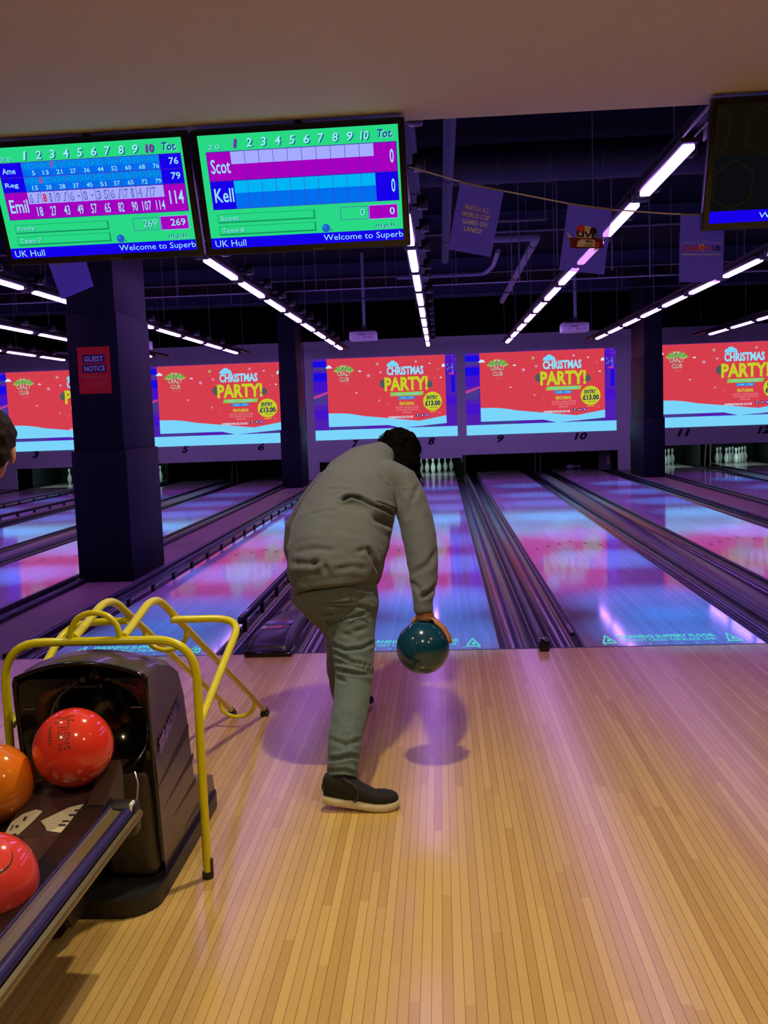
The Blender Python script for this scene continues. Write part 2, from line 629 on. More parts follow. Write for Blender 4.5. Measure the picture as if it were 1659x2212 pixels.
# ------------------------------------------------------------------ lanes
M_GLOW = em('glow_paint', S(88, 226, 214), 0.9)
M_ARROW = mat('lane_arrow', (0.05, 0.035, 0.03), 0.3)
def build_lane(n, label):
    x0, x1 = LANES[n]
    t = thing('bowling_lane', label, 'lane', ((x0 + x1) / 2, 0, 0), group='bowling lanes')
    h = (x1 - x0) / 2
    m = MB(); m.box(-h, h, 0.0, Y_END, -0.06, 0.0, M_LANE); m.build('lane_bed', t)
    for k in range(7):                     # aiming arrows
        xx = (k - 3) * 0.137
        yy = 4.75 - abs(k - 3) * 0.16
        m = MB()
        m.add([(xx - 0.016, yy, 0.0008), (xx + 0.016, yy, 0.0008), (xx, yy + 0.15, 0.0008)], [(0, 1, 2)], M_ARROW)
        m.build('aiming_arrow', t)
    if n in (6, 7, 8, 9, 10):
        m = MB()
        d = Draw(m, 0.86, 0.30, (-0.43, 0.015, 0.0), (1, 0, 0), (0, 1, 0), (0, 0, 1), 0.0006)
        d.text('WARNING SLIPPERY FLOOR', 0.13, 0.10, 0.84, 0.36, M_GLOW, 2, 0.02)
        d.text('DO NOT CROSS THE BLACK LINE', 0.16, 0.44, 0.82, 0.66, M_GLOW, 2, 0.0)
        for k in range(10):
            d.disc(0.02 + k * 0.1066, 0.88, 0.010, M_GLOW, 2, 8)
        m.build('warning_lettering', t)
        for c in (0.06, 0.94):
            m = MB()
            d = Draw(m, 0.86, 0.30, (-0.43, 0.015, 0.0), (1, 0, 0), (0, 1, 0), (0, 0, 1), 0.0006)
            P = [(c - 0.055, 0.80), (c + 0.055, 0.80), (c, 0.02)]
            Q = [(c - 0.038, 0.72), (c + 0.038, 0.72), (c, 0.17)]
            for i in range(3):
                j = (i + 1) % 3
                d.poly([P[i], P[j], Q[j], Q[i]], M_GLOW, 2)
            d.rect(c - 0.012, 0.45, c + 0.012, 0.62, M_GLOW, 2, 0.01)
            m.build('warning_triangle', t)
    return t
LN = {3: 'polished wooden lane leading to the painted number 3',
      4: 'polished wooden lane with raised bumpers, next right of the lane to number 3',
      5: 'polished wooden lane leading to the painted number 5, second beyond the large pillar',
      6: 'polished wooden lane beside the large pillar leading to the painted number 6',
      7: 'polished wooden lane with raised bumpers leading to the painted number 7',
      8: 'polished wooden lane the bowler aims down, leading to the painted number 8',
      9: 'polished wooden lane leading to the painted number 9, right of the blue ball',
      10: 'polished wooden lane leading to the painted number 10',
      11: 'polished wooden lane leading to the painted number 11, right of the far walkway',
      12: 'polished wooden lane leading to the painted number 12'}
for n in LANES:
    build_lane(n, LN[n])

GPROF = lambda x0, x1: [(x0, -0.004), (x0 + 0.012, -0.006)] + [((x0 + x1) / 2 - math.cos(PI * i / 10) * (x1 - x0 - 0.024) / 2, -0.012 - 0.075 * math.sin(PI * i / 10) ** 0.8) for i in range(11)] + [(x1 - 0.012, -0.006), (x1, -0.004)]
def gutter(x0, x1, n, side):
    m = MB()
    pr = GPROF(x0, x1)
    poly = pr + [(x1, -0.12), (x0, -0.12)]
    m.strip(pr, 'y', 0.0, 17.6, M_GUTTER)
    m.strip([(x0, -0.004), (x0, -0.12), (x1, -0.12), (x1, -0.004)], 'y', 0.0, 17.6, M_GUTTER, False)
    # two raised ribs that catch the light
    for c in (0.33, 0.67):
        xx = x0 + (x1 - x0) * c
        m.tube([(xx, 0.0, -0.079), (xx, 17.6, -0.079)], 0.003, M_GUTTER, 6)
    o = m.build('lane_gutter')
    tag(o, 'dark plastic gutter along the %s edge of the lane to number %d' % (side, n), 'gutter', 'lane gutters')
for n, (x0, x1) in LANES.items():
    gutter(x0 - 0.234, x0 - 0.001, n, 'left')
    gutter(x1 + 0.001, x1 + 0.234, n, 'right')

def cap_profile(x0, x1, h):
    n = 8
    return [(x0, -0.10)] + [((x0 + x1) / 2 - math.cos(PI * i / n) * (x1 - x0) / 2, h - 0.035 + 0.035 * math.sin(PI * i / n)) for i in range(n + 1)] + [(x1, -0.10)]
def capping(x0, x1, h, label, end=True, y0=0.02):
    t = thing('division_capping', label, 'capping', ((x0 + x1) / 2, 0, 0), group='cappings between lanes')
    hw = (x1 - x0) / 2 - 0.001
    m = MB(); m.prism(cap_profile(-hw, hw, h), 'y', y0, 16.9, M_CAP, True); m.build('cover', t)
    if end:
        m = MB(); m.bbox(-hw * 1.15, hw * 1.15, -0.10, 0.03, 0.001, h + 0.012, M_BLACKGLOSS, 0.012); m.build('end_cap', t)
        m = MB(); m.box(-hw * 0.5, hw * 0.5, 0.045, 0.14, h + 0.0005, h + 0.002, M_BLACK); m.build('latch_plate', t)
    return t
for a, b in ((8, 9), (4, 5)):
    capping(LANES[a][1] + 0.235, LANES[b][0] - 0.235, 0.055, 'narrow dark capping between the lanes to %d and %d' % (a, b))
for a, b in ((3, 4), (5, 6), (7, 8), (9, 10), (11, 12)):
    capping(LANES[a][1] + 0.235, LANES[b][0] - 0.235, 0.03, 'wide dark capping over the ball track between the lanes to %d and %d' % (a, b), False, 1.16 if a == 7 else 0.02)
def ledge(x0, x1, label):
    m = MB(); m.bbox(x0, x1, 0.0, 16.9, -0.12, 0.035, M_CAP, 0.008)
    m.bbox(x0 + 0.012, x0 + 0.022, 0.0, 16.9, 0.03, 0.043, mat('edge_trim', (0.22, 0.2, 0.24), 0.25, metal=0.5), 0.002)
    tag(m.build('edge_curb'), label, 'curb', 'curbs along the walkways')
ledge(-3.115, -3.068, 'dark curb between the pillar walkway and the left gutter of the lane to number 7')
ledge(-3.685, -3.635, 'dark curb between the pillar walkway and the right gutter of the lane to number 6')
ledge(3.62, 3.665, 'dark curb between the far walkway and the right gutter of the lane to number 10')
ledge(4.228, 4.275, 'dark curb between the far walkway and the left gutter of the lane to number 11')

# bumper rails -------------------------------------------------------
def bumper(x, y0, y1, label, up=True, side=-1, sticker=False):
    t = thing('bumper_rail', label, 'bumper rail', (x, 0, 0), group='bumper rails')
    z = 0.055 if up else -0.012
    m = MB(); m.bbox(-0.017, 0.017, y0, y1, z, z + 0.05 if up else 0.008, M_CAP, 0.006); m.build('rail', t)
    if up:
        k = 0
        y = y0 + 0.16
        while y < y1:
            m = MB(); m.bbox(-0.013, 0.013, y - 0.03, y + 0.03, -0.03, z + 0.008, M_BLACK, 0.004); m.build('post', t)
            y += 0.663
    if sticker:
        m = MB()
        zz = z + 0.0506
        for i, c in enumerate((S(190, 60, 90), S(60, 130, 200), S(220, 220, 230), S(200, 70, 120))):
            m.box(-0.014, 0.014, y0 + 0.10 + i * 0.06, y0 + 0.16 + i * 0.06, zz - 0.0004, zz, mat('sticker_%d' % i, c, 0.5))
        s_ = m.build('warning_sticker', t)
        s_['label'] = 'coloured warning sticker'
    return t
bumper(-2.856, 0.9, 16.8, 'raised bumper rail on posts along the left edge of the lane to number 7')
bumper(-1.725, 0.62, 16.8, 'raised bumper rail with a coloured sticker, beside the black return hood', sticker=True)
bumper(-8.44, 0.9, 16.8, 'raised bumper rail along the far left edge of the bumpered lane beyond the large pillar')
bumper(-7.30, 0.9, 16.8, 'raised bumper rail along the right edge of the bumpered lane beyond the large pillar')
b9 = bumper(0.488, 0.35, 16.8, 'lowered bumper rail lying flush along the left edge of the lane to number 9', up=False)
m = MB(); m.box(-0.012, 0.012, 0.37, 0.62, 0.0085, 0.0095, mat('grey_label', (0.28, 0.22, 0.25), 0.5)); m.build('grey_label', b9)

# return hood at the foul line ---------------------------------------
hood = thing('ball_return_hood', 'low black rounded hood with stickers at the foul line left of the bowler', 'hood', (-1.41, 0, 0))
m = MB()
prof = []
for (y, hw, h) in ((-0.075, 0.105, 0.03), (-0.07, 0.125, 0.055), (-0.04, 0.138, 0.085), (0.02, 0.14, 0.105), (0.10, 0.138, 0.118), (0.30, 0.13, 0.118), (0.62, 0.115, 0.10), (1.0, 0.10, 0.06), (1.15, 0.098, 0.034)):
    prof.append(((0, y, 0.001), (hw, 0, 0), (0, 0, h), y))
vs = []
nS = 20
for (c, a, b, y) in prof:
    for k in range(nS + 1):
        t = PI * k / nS
        ct, st = math.cos(t), math.sin(t)
        ex = 0.45
        vs.append((a[0] * math.copysign(abs(ct) ** ex, ct), y, 0.002 + b[2] * abs(st) ** ex))
fs = [(i * (nS + 1) + k, i * (nS + 1) + k + 1, (i + 1) * (nS + 1) + k + 1, (i + 1) * (nS + 1) + k) for i in range(len(prof) - 1) for k in range(nS)]
fs.append(list(range(nS + 1)))
m.add(vs, fs, mat('hood_plastic', (0.03, 0.026, 0.036), 0.34, spec=0.45), True)
m.build('shell', hood)
m = MB(); m.bbox(-0.148, 0.148, -0.095, 0.10, 0.0012, 0.032, M_BLACKGLOSS, 0.012); m.build('skirt', hood)
m = MB()
def hz(y):
    for (p, q) in zip(prof, prof[1:]):
        if p[3] <= y <= q[3]:
            return 0.0035 + p[2][2] + (q[2][2] - p[2][2]) * (y - p[3]) / (q[3] - p[3])
    return 0.12
def hood_quad(x0, x1, y0, y1, mm, l=0):
    m.add([(x0, y0, hz(y0) + l), (x1, y0, hz(y0) + l), (x1, y1, hz(y1) + l), (x0, y1, hz(y1) + l)], [(0, 1, 2, 3)], mm)
hood_quad(-0.085, 0.09, 0.31, 0.45, mat('sticker_paper', S(176, 170, 205), 0.5))
hood_quad(-0.02, 0.055, 0.42, 0.447, mat('sticker_orange', S(205, 120, 90), 0.5), 0.0008)
hood_quad(-0.02, 0.055, 0.38, 0.418, mat('sticker_red', S(190, 50, 60), 0.5), 0.0008)
hood_quad(-0.03, 0.055, 0.325, 0.375, mat('sticker_blue', S(60, 70, 170), 0.5), 0.0008)
m.build('instruction_sticker', hood)['label'] = 'pale sticker with orange, red and blue panels'
m = MB()
y0, y1 = 0.155, 0.255
hood_quad(-0.085, -0.04, y0 + 0.01, y1 - 0.01, mat('sticker_white', S(210, 200, 215), 0.5))
pts = [(-0.055, y0 + 0.03), (-0.03, y0), (0.035, y0), (0.062, y0 + 0.03), (0.062, y1 - 0.03), (0.035, y1), (-0.03, y1), (-0.055, y1 - 0.03)]
m.add([(x, y, hz(y) + 0.0012) for x, y in pts], [tuple(range(8))], mat('sticker_red', S(190, 50, 60), 0.5))
d = Draw(m, 0.10, 0.075, (-0.047, y0 + 0.012, hz(0.2) + 0.0016), (1, 0, 0), (0, 1, 0), (0, 0, 1), 0.0005)
for i, ln in enumerate(('STOP', 'HANDS', 'OUT')):
    d.text(ln, 0.12, 0.08 + i * 0.31, 0.88, 0.33 + i * 0.31, mat('sticker_white', S(210, 200, 215), 0.5), 1, 0.01)
m.build('stop_sticker', hood)['label'] = 'red octagonal sticker with white lettering'

# ------------------------------------------------------------------ pin decks behind the masking units
pd = MB()
for a, b in ((3, 4), (5, 6), (7, 8), (9, 10), (11, 12)):
    for n in (a, b):
        x0, x1 = LANES[n]
PAIRS = [(3, 4), (5, 6), (7, 8), (9, 10), (11, 12)]
# dark partitions (kickbacks) on both sides of every pin deck
for n, (x0, x1) in LANES.items():
    for sd, x in (('left', x0 - 0.25), ('right', x1 + 0.236)):
        m = MB(); m.box(x, x + 0.014, 17.65, 19.9, -0.15, 0.75, mat('kickback_panel', (0.012, 0.016, 0.018), 0.5))
        tag(m.build('kickback_panel'), 'dark side panel on the %s of the pin deck behind number %d' % (sd, n), 'panel', 'pin deck side panels')
    m = MB(); m.box(x0 - 0.23, x1 + 0.23, 19.45, 19.5, -0.15, 1.0, mat('pit_curtain', (0.006, 0.008, 0.009), 0.9))
    tag(m.build('pit_curtain'), 'black curtain behind the pins of the lane to number %d' % n, 'curtain', 'pit curtains')
# slanted machine rods between the decks of a pair
def rods(x, label):
    m = MB()
    m.tube([(x - 0.06, 17.5, -0.02), (x - 0.02, 17.5, 0.62)], 0.012, mat('rod_brass', (0.25, 0.2, 0.12), 0.4), 8)
    m.tube([(x + 0.07, 17.5, -0.02), (x + 0.08, 17.5, 0.62)], 0.012, mat('rod_brass', (0.25, 0.2, 0.12), 0.4), 8)
    m.box(x - 0.12, x + 0.12, 17.45, 17.55, -0.10, -0.019, M_BLACK)
    tag(m.build('machine_rods'), label, 'rods', 'rods between the pin decks')
for a, b in PAIRS:
    rods((LANES[a][1] + LANES[b][0]) / 2, 'pair of thin slanted rods between the pin decks behind numbers %d and %d' % (a, b))

PP = [(0, 0)]
for r in range(1, 4):
    for k in range(r + 1):
        PP.append(((k - r / 2) * 0.3048, r * 0.264))
inch = 0.0254
pinprof = [(0.0, 0), (1.0, 0), (1.41, .75), (1.953, 2.25), (2.255, 3.375), (2.383, 4.5), (2.28, 5.875), (1.85, 7.25), (1.235, 8.625), (0.98, 9.375), (0.92, 9.75), (0.90, 10.05), (0.91, 10.45), (0.935, 10.875), (0.98, 11.3), (1.05, 11.75), (1.2, 12.6), (1.273, 13.4), (1.2, 14.15), (0.9, 14.7), (0.5, 14.94), (0.0, 15.0)]
pm = MB()
pmats = []
for i in range(len(pinprof) - 1):
    z = (pinprof[i][1] + pinprof[i + 1][1]) / 2
    pmats.append(M_STRIPE if (9.7 < z < 10.1 or 10.8 < z < 11.4) else M_PIN)
pm.lathe([(r * inch, z * inch) for r, z in pinprof], M_PIN, seg=18, mats=pmats)
pin0 = pm.build('bowling_pin')
pin_used = [False]
def pin(x, y, label, group, z=0.0, rot=(0, 0, 0)):
    o = pin0 if not pin_used[0] else pin0.copy()
    if pin_used[0]:
        COL.objects.link(o)
    pin_used[0] = True
    o.location = (x, y, z)
    o.rotation_euler = rot
    tag(o, label, 'bowling pin', group)
PNAME = ['front pin', 'left pin of the second row', 'right pin of the second row', 'left pin of the third row', 'middle pin of the third row', 'right pin of the third row',
         'leftmost pin of the back row', 'second pin of the back row', 'third pin of the back row', 'rightmost pin of the back row']
RACK = {4: 'left of the large pillar', 8: "beside the bowler's head", 11: 'by the far slim pillar', 12: 'at the far right'}
for n in (4, 8, 11, 12):
    cx = sum(LANES[n]) / 2
    for i, (px, py) in enumerate(PP):
        pin(cx + px, 18.29 + py, '%s in the full rack %s' % (PNAME[i], RACK[n]), 'standing bowling pins')
pin(-9.66 - 0.30, 18.82, 'single white pin left standing at the far left under number 3', 'standing bowling pins')
pin(2.72, 18.1, 'fallen white pin lying on the deck under number 10', 'fallen bowling pins', 0.061, (0, PI / 2, 0.25))
for n in LANES:                             # pin deck lamps hidden in the machines light the pins
    cx = sum(LANES[n]) / 2
    if n in (3, 4, 8, 11, 12):
        t = thing('pin_lamp', 'pin lamp behind the masking panel over the pins of number %d' % n, 'lamp', (cx, 17.253, 0.62), group='pin lamps')
        m = MB(); m.box(-0.5, 0.5, -0.04, 0.04, 0, 0.05, M_BLACK); m.box(-0.03, 0.03, -0.2045, -0.04, 0.01, 0.04, M_BLACK); m.build('lamp_body', t)
        m = MB(); m.box(-0.48, 0.48, 0.036, 0.043, 0.004, 0.044, em('pin_lamp_glow', (0.75, 1.0, 0.92, 1), 4.0, True)); m.build('diffuser', t)
        lamp('pin_light', 'AREA', (0, 0.06, 0.0), 7.0, (0.66, 1.0, 0.9), 0.9, (math.radians(62), 0, 0), shape=0.06, parent=t)

# ------------------------------------------------------------------ masking units with lane numbers
PANEL_X = {(3, 4): (-11.5, -7.36), (5, 6): (-7.34, -3.49), (7, 8): (-3.47, 0.17), (9, 10): (0.172, 4.17), (11, 12): (4.19, 8.4)}
NUMX = {3: -10.046, 4: -8.2, 5: -6.398, 6: -4.573, 7: -2.327, 8: -0.54, 9: 1.068, 10: 2.919, 11: 5.277, 12: 7.087}
M_NUM = mat('number_navy', S(20, 16, 46), 0.5)
for (a, b), (x0, x1) in PANEL_X.items():
    t = thing('masking_unit', 'grey wall panel over the pin decks painted with the numbers %d and %d' % (a, b), 'wall panel', (x0, Y_MASK, 0), group='panels over the pin decks')
    w_ = x1 - x0
    zb = {(3, 4): 0.49, (5, 6): 0.51, (7, 8): 0.41, (9, 10): 0.47, (11, 12): 0.535}[(a, b)]
    m = MB()
    m.box(0, w_, 0.0, 0.05, zb, 3.23, M_MASK)
    lw = {(7, 8): (0.0, 0.27), (5, 6): (0.0, 0.08), (3, 4): (0.0, 0.95), (9, 10): (3.60, w_), (11, 12): (w_ - 0.7, w_)}[(a, b)]
    m.box(lw[0], lw[1], 0.0, 0.05, 0.001, zb, M_MASK)
    if (a, b) == (7, 8):
        m.box(w_ - 0.02, w_, 0.0, 0.05, 0.3, zb, M_MASK)
    m.build('panel', t)
    for n in (a, b):
        m = MB()
        wd = 0.17 if n < 10 else 0.30
        d = Draw(m, wd, 0.175, (NUMX[n] - x0 - wd / 2, -0.0012, 0.735))
        d.text(str(n), 0, 0, 1, 1, M_NUM, 0, 0.045, 0.25)
        m.build('lane_number', t)['label'] = 'dark painted number %d' % n
# service frames seen under the panels
m = MB()
for z in (0.03, 0.12, 0.2, 0.28, 0.36):
    m.box(-3.18, -3.07, 17.30, 17.32, z, z + 0.012, mat('frame_cream', (0.42, 0.36, 0.25), 0.5))
m.box(-3.075, -2.98, 17.30, 17.33, 0.0, 0.41, mat('frame_cream', (0.42, 0.36, 0.25), 0.5))
tag(m.build('service_ladder'), 'small cream ladder frame under the wall panel with 7 and 8', 'ladder')
m = MB()
m.box(3.38, 3.66, 17.3, 17.34, 0.0, 0.47, mat('cabinet_grey', (0.10, 0.10, 0.09), 0.6))
m.box(3.57, 3.62, 17.293, 17.3, 0.14, 0.30, mat('frame_cream', (0.42, 0.36, 0.25), 0.5))
tag(m.build('control_cabinet'), 'dark control cabinet with a pale switch plate under the panel with 9 and 10', 'cabinet')

# ------------------------------------------------------------------ projected screens
C_RED = em('ps_red', S(214, 62, 78)); C_SNOW = em('ps_snow', S(122, 212, 250)); C_WHITE = em('ps_white', S(205, 232, 250))
C_CYAN = em('ps_cyan', S(140, 222, 252)); C_LIME = em('ps_lime', S(196, 205, 40)); C_GREEN = em('ps_green', S(140, 200, 70))
C_BLUE = em('ps_blue', S(50, 130, 215)); C_NAVY = em('ps_navy', S(44, 42, 92)); C_DGREEN = em('ps_dark_green', S(84, 86, 92))
C_LEAF = em('ps_leaf', S(92, 165, 82)); C_CREAM = em('ps_cream', S(226, 180, 150)); C_STAR = em('ps_star', S(205, 160, 190))
C_STAR2 = em('ps_star_green', S(170, 180, 120)); C_PINK = em('ps_pink', S(225, 140, 150)); C_FAINT = em('ps_faint', S(212, 90, 104))
C_VIO = em('ps_violet', S(80, 30, 175)); C_BLUE2 = em('ps_deep_blue', S(24, 10, 225)); C_BLUE3 = em('ps_mid_blue', S(70, 18, 200))
C_SLATE = em('ps_slate', S(70, 56, 140)); C_ROSE = em('ps_rose', S(190, 60, 140)); C_DOT = em('ps_dot', S(70, 140, 240)); C_ICE = em('ps_ice', S(185, 228, 250))

SW, SH = 3.34, 1.885          # picture: left 0, bottom strip at z 0
def build_screen():
    t = thing('projection_screen', '', 'screen', group='projected posters above the lanes')
    # moving picture behind the poster
    m = MB()
    m.box(0, SW, -0.003, 0.0, 0, SH, C_VIO)
    d = Draw(m, SW, SH, (0, -0.003, 0))
    for (u0, v0, u1, v1, mm, sl) in ((0, 0.03, 0.10, 0.10, C_BLUE2, 0), (0, 0.10, 0.1, 0.14, C_SLATE, 0), (0, 0.14, 0.1, 0.155, C_VIO, 0), (0, 0.17, 0.1, 0.27, C_BLUE2, 0.0),
                                     (0, 0.27, 0.1, 0.40, C_BLUE3, 0), (0, 0.44, 0.09, 0.56, C_SLATE, 0.0), (0.0, 0.62, 0.1, 0.74, C_BLUE3, 0)):
        d.rect(u0, v0, u1, v1, mm, 1, sl)
    d.poly([(0, 0.49), (0, 0.455), (0.10, 0.40), (0.10, 0.425)], C_ROSE, 2)
    for (u0, v0, u1, v1, mm) in ((0.93, 0.02, 1.0, 0.10, C_BLUE3), (0.95, 0.20, 1.0, 0.26, C_BLUE3), (0.965, 0.26, 0.99, 0.46, C_BLUE2), (0.93, 0.5, 1.0, 0.62, C_BLUE3)):
        d.rect(u0, v0, u1, v1, mm, 1)
    rng = random.Random(3)
    for k in range(40):
        u = 0.93 + rng.random() * 0.068; v = 0.008 + rng.random() * 0.08
        d.rect(u, v, u + 0.006, v + 0.008, rng.choice((C_ROSE, C_BLUE2, C_SLATE, C_VIO)), 2)
    for k in range(9):
        u = 0.935 + rng.random() * 0.055; v = 0.11 + rng.random() * 0.10
        d.rect(u, v, u + 0.007, v + 0.018, C_DOT, 2, 0.002)
    d.rect(0.95, 0.225, 0.985, 0.245, C_ROSE, 2)
    for (u, wd) in ((0.50, 0.02), (0.53, 0.012), (0.58, 0.02), (0.60, 0.01), (0.71, 0.04), (0.83, 0.02), (0.87, 0.014)):
        d.rect(u, 0.003, u + wd, 0.009, C_PINK, 2)
    for (u0, u1, mm) in ((0.1, 0.35, C_SLATE), (0.35, 0.62, C_VIO), (0.62, 0.72, C_BLUE3), (0.72, 0.9, C_SLATE)):
        d.rect(u0, 0.842, u1, 0.872, mm, 1)
    d.rect(0.73, 0.848, 0.76, 0.866, C_ROSE, 2, 0.006)
    m.build('moving_picture', t)
    # cyan scoring strip
    m = MB(); m.box(0.0, SW, -0.006, -0.0035, 0.0, 0.232, C_SNOW); m.build('pale_strip', t)
    # the poster
    PW, PH = 2.765, 1.575
    m = MB()
    ox, oz = 0.325, 0.306
    m.box(ox, ox + PW, -0.0065, -0.0035, oz, oz + PH, C_RED)
    d = Draw(m, PW, PH, (ox, -0.0065, oz), eps=0.0012)
    curve = [(u, 0.80 + 0.02 * (u / 0.15) ** 2 * 0.25 + (0.185 * ((u - 0.1) / 0.56) ** 1.6 if u > 0.1 else 0)) for u in [i * 0.66 / 16 for i in range(17)]]
    d.poly([(0, 1), (1, 1), (1, 0.885), (0.66, 0.985)] + curve[::-1][1:], C_SNOW, 1)
    # club emblem: leaves and lettering
    for k in range(13):
        a = PI * (0.04 + 0.92 * k / 12)
        c = (0.145 + 0.012 * math.cos(a), 0.185)
        tip = (0.145 + 0.092 * math.cos(a), 0.19 - 0.105 * math.sin(a) * (0.7 + 0.3 * math.sin(a)))
        nx, ny = -(tip[1] - c[1]) * 0.12, (tip[0] - c[0]) * 0.36
        mid = ((c[0] + tip[0]) / 2, (c[1] + tip[1]) / 2)
        d.poly([c, (mid[0] + nx, mid[1] + ny), tip, (mid[0] - nx, mid[1] - ny)], C_LEAF if k % 3 else C_GREEN, 2)
    d.disc(0.125, 0.115, 0.009, C_CREAM, 3, 10); d.disc(0.158, 0.118, 0.009, C_STAR, 3, 10); d.disc(0.14, 0.14, 0.008, C_ROSE, 3, 10)
    d.text('CRAZY', 0.085, 0.175, 0.205, 0.262, C_NAVY, 3, 0.07); d.text('CRAZY', 0.087, 0.178, 0.203, 0.258, C_CREAM, 4, 0.025)
    d.text('CLUB', 0.103, 0.27, 0.187, 0.345, C_NAVY, 3, 0.07); d.text('CLUB', 0.105, 0.273, 0.185, 0.341, C_CREAM, 4, 0.025)
    d.rect(0.118, 0.365, 0.185, 0.371, C_FAINT, 2); d.rect(0.125, 0.38, 0.178, 0.386, C_FAINT, 2)
    # sky
    d.cloud(0.56, 0.10, 0.10, 0.085, C_SNOW, 2); d.cloud(0.018, 0.115, 0.05, 0.045, C_WHITE, 2); d.cloud(0.985, 0.15, 0.028, 0.05, C_WHITE, 2)
    d.cloud(0.28, 0.192, 0.025, 0.022, C_WHITE, 2); d.cloud(0.87, 0.118, 0.018, 0.015, C_WHITE, 2); d.cloud(0.962, 0.325, 0.018, 0.018, C_WHITE, 2); d.cloud(0.245, 0.51, 0.016, 0.014, C_WHITE, 2)
    for (u, v, r, mm, n_) in ((0.43, 0.10, 0.017, C_STAR2, 5), (0.352, 0.265, 0.018, C_STAR, 6), (0.455, 0.222, 0.014, C_STAR, 8), (0.755, 0.085, 0.014, C_STAR, 8),
                              (0.938, 0.20, 0.018, C_FAINT, 5), (0.912, 0.335, 0.013, C_FAINT, 6), (0.437, 0.635, 0.011, C_STAR2, 5), (0.505, 0.68, 0.012, C_FAINT, 6), (0.945, 0.84, 0.016, C_FAINT, 5)):
        d.star(u, v, r, mm, 2, n_)
    # lettering
    d.text('CHRISTMAS', 0.508, 0.146, 0.818, 0.272, C_CYAN, 4, 0.04)
    d.disc(0.475, 0.39, 0.032, C_DGREEN, 2, 16, sq=1.15); d.disc(0.865, 0.42, 0.026, C_DGREEN, 2, 16, sq=1.15)
    d.text('PARTY!', 0.485, 0.295, 0.852, 0.505, C_LIME, 4, 0.04)
    d.rect(0.528, 0.522, 0.806, 0.578, C_GREEN, 3, 0.008)
    d.text('SUNDAY 11TH DECEMBER', 0.56, 0.537, 0.785, 0.563, C_SNOW, 4, 0.01)
    d.rect(0.597, 0.585, 0.733, 0.632, C_BLUE, 3, 0.004)
    d.text('10AM - 12PM', 0.612, 0.597, 0.722, 0.62, C_SNOW, 4, 0.01)
    d.text('FEATURING', 0.607, 0.668, 0.73, 0.716, C_LIME, 4, 0.03)
    d.text('SOFT PLAY + FESTIVE ACTIVITIES', 0.573, 0.735, 0.768, 0.762, C_PINK, 4, 0.01)
    d.text('HOT DOG MEAL WITH SQUASH', 0.578, 0.771, 0.762, 0.798, C_PINK, 4, 0.01)
    d.text('FESTIVE GIFT', 0.632, 0.808, 0.71, 0.835, C_PINK, 4, 0.01)
    d.text('SUPERBOWLUK.CO.UK', 0.508, 0.873, 0.722, 0.905, C_WHITE, 4, 0.03)
    d.rect(0.63, 0.94, 0.71, 0.944, C_PINK, 4)
    for i, u in enumerate((0.757, 0.797, 0.837)):
        d.disc(u, 0.872, 0.0135, C_NAVY if i < 2 else C_BLUE3, 3, 18)
    d.text('f', 0.753, 0.853, 0.762, 0.891, C_WHITE, 4, 0.05)
    d.poly([(0.789, 0.862), (0.796, 0.869), (0.799, 0.86), (0.804, 0.861), (0.802, 0.876), (0.795, 0.885), (0.788, 0.882), (0.793, 0.878)], C_WHITE, 4)
    d.frame(0.831, 0.861, 0.843, 0.883, 0.0015, C_WHITE, 4); d.disc(0.837, 0.872, 0.003, C_WHITE, 4, 10)
    d.disc(0.886, 0.672, 0.079, C_LIME, 3, 40)
    d.text('ENTRY', 0.838, 0.588, 0.93, 0.645, C_NAVY, 4, 0.04)
    d.text('\u00a313.00', 0.823, 0.66, 0.952, 0.738, C_NAVY, 4, 0.045)
    d.text('PER CHILD', 0.868, 0.752, 0.928, 0.772, C_NAVY, 4, 0.01)
    d.poly([(0.85, 0.825), (0.925, 0.818), (0.91, 0.828), (0.865, 0.833)], C_LIME, 4)
    m.build('poster', t)
    return t
scr0 = build_screen()
SCR = {(7, 8): (-3.262, 1.0), (9, 10): (0.29, 1.035), (5, 6): (-7.318, 1.06), (11, 12): (4.36, 1.06), (3, 4): (-10.98, 1.05)}
SZ = {(7, 8): 0.925, (9, 10): 0.925, (5, 6): 0.905, (11, 12): 0.945, (3, 4): 0.905}
for i, (k, (x, s_)) in enumerate(SCR.items()):
    lab = 'projected red CHRISTMAS PARTY poster above the painted numbers %d and %d' % k
    o = scr0 if i == 0 else dup(scr0, (0, 0, 0), lab)
    o['label'] = lab
    o.location = (x, Y_MASK - 0.001, SZ[k])
    o.scale = (s_, 1, 1.005)
# the light that falls from the bright projected pictures onto the lanes is their own emission
for nme in ('ps_red', 'ps_snow'):
    MATS[nme].cycles.emission_sampling = 'FRONT'

# ------------------------------------------------------------------ light rows
ROWS = [(-8.45, 'row ending above the number 3 poster'), (-6.53, 'row ending over the number 5'), (-4.65, 'row ending over the number 6'),
        (-2.39, 'row ending over the number 7'), (-0.53, 'row ending over the number 8'), (1.14, 'row ending over the number 9'),
        (3.02, 'row ending over the number 10'), (5.36, 'row ending over the number 11')]
ORD = ['first', 'second', 'third', 'fourth', 'fifth', 'sixth', 'seventh', 'eighth', 'ninth', 'tenth']
def batten():
    t = thing('light_batten', '', 'light', group='light battens over the lanes')
    m = MB(); m.bbox(-0.055, 0.055, -0.02, 1.30, 0.03, 0.085, M_BLACK, 0.006, 1); m.build('housing', t)
    m = MB(); m.bbox(-0.035, 0.035, 0.02, 1.22, 0.0, 0.032, M_TUBE, 0.008, 2); m.build('lit_tube', t)
    m = MB(); m.bbox(-0.06, 0.06, 1.29, 1.41, -0.005, 0.085, M_BLACK, 0.01, 1); m.build('driver_box', t)
    return t
bat0 = batten()
first = True
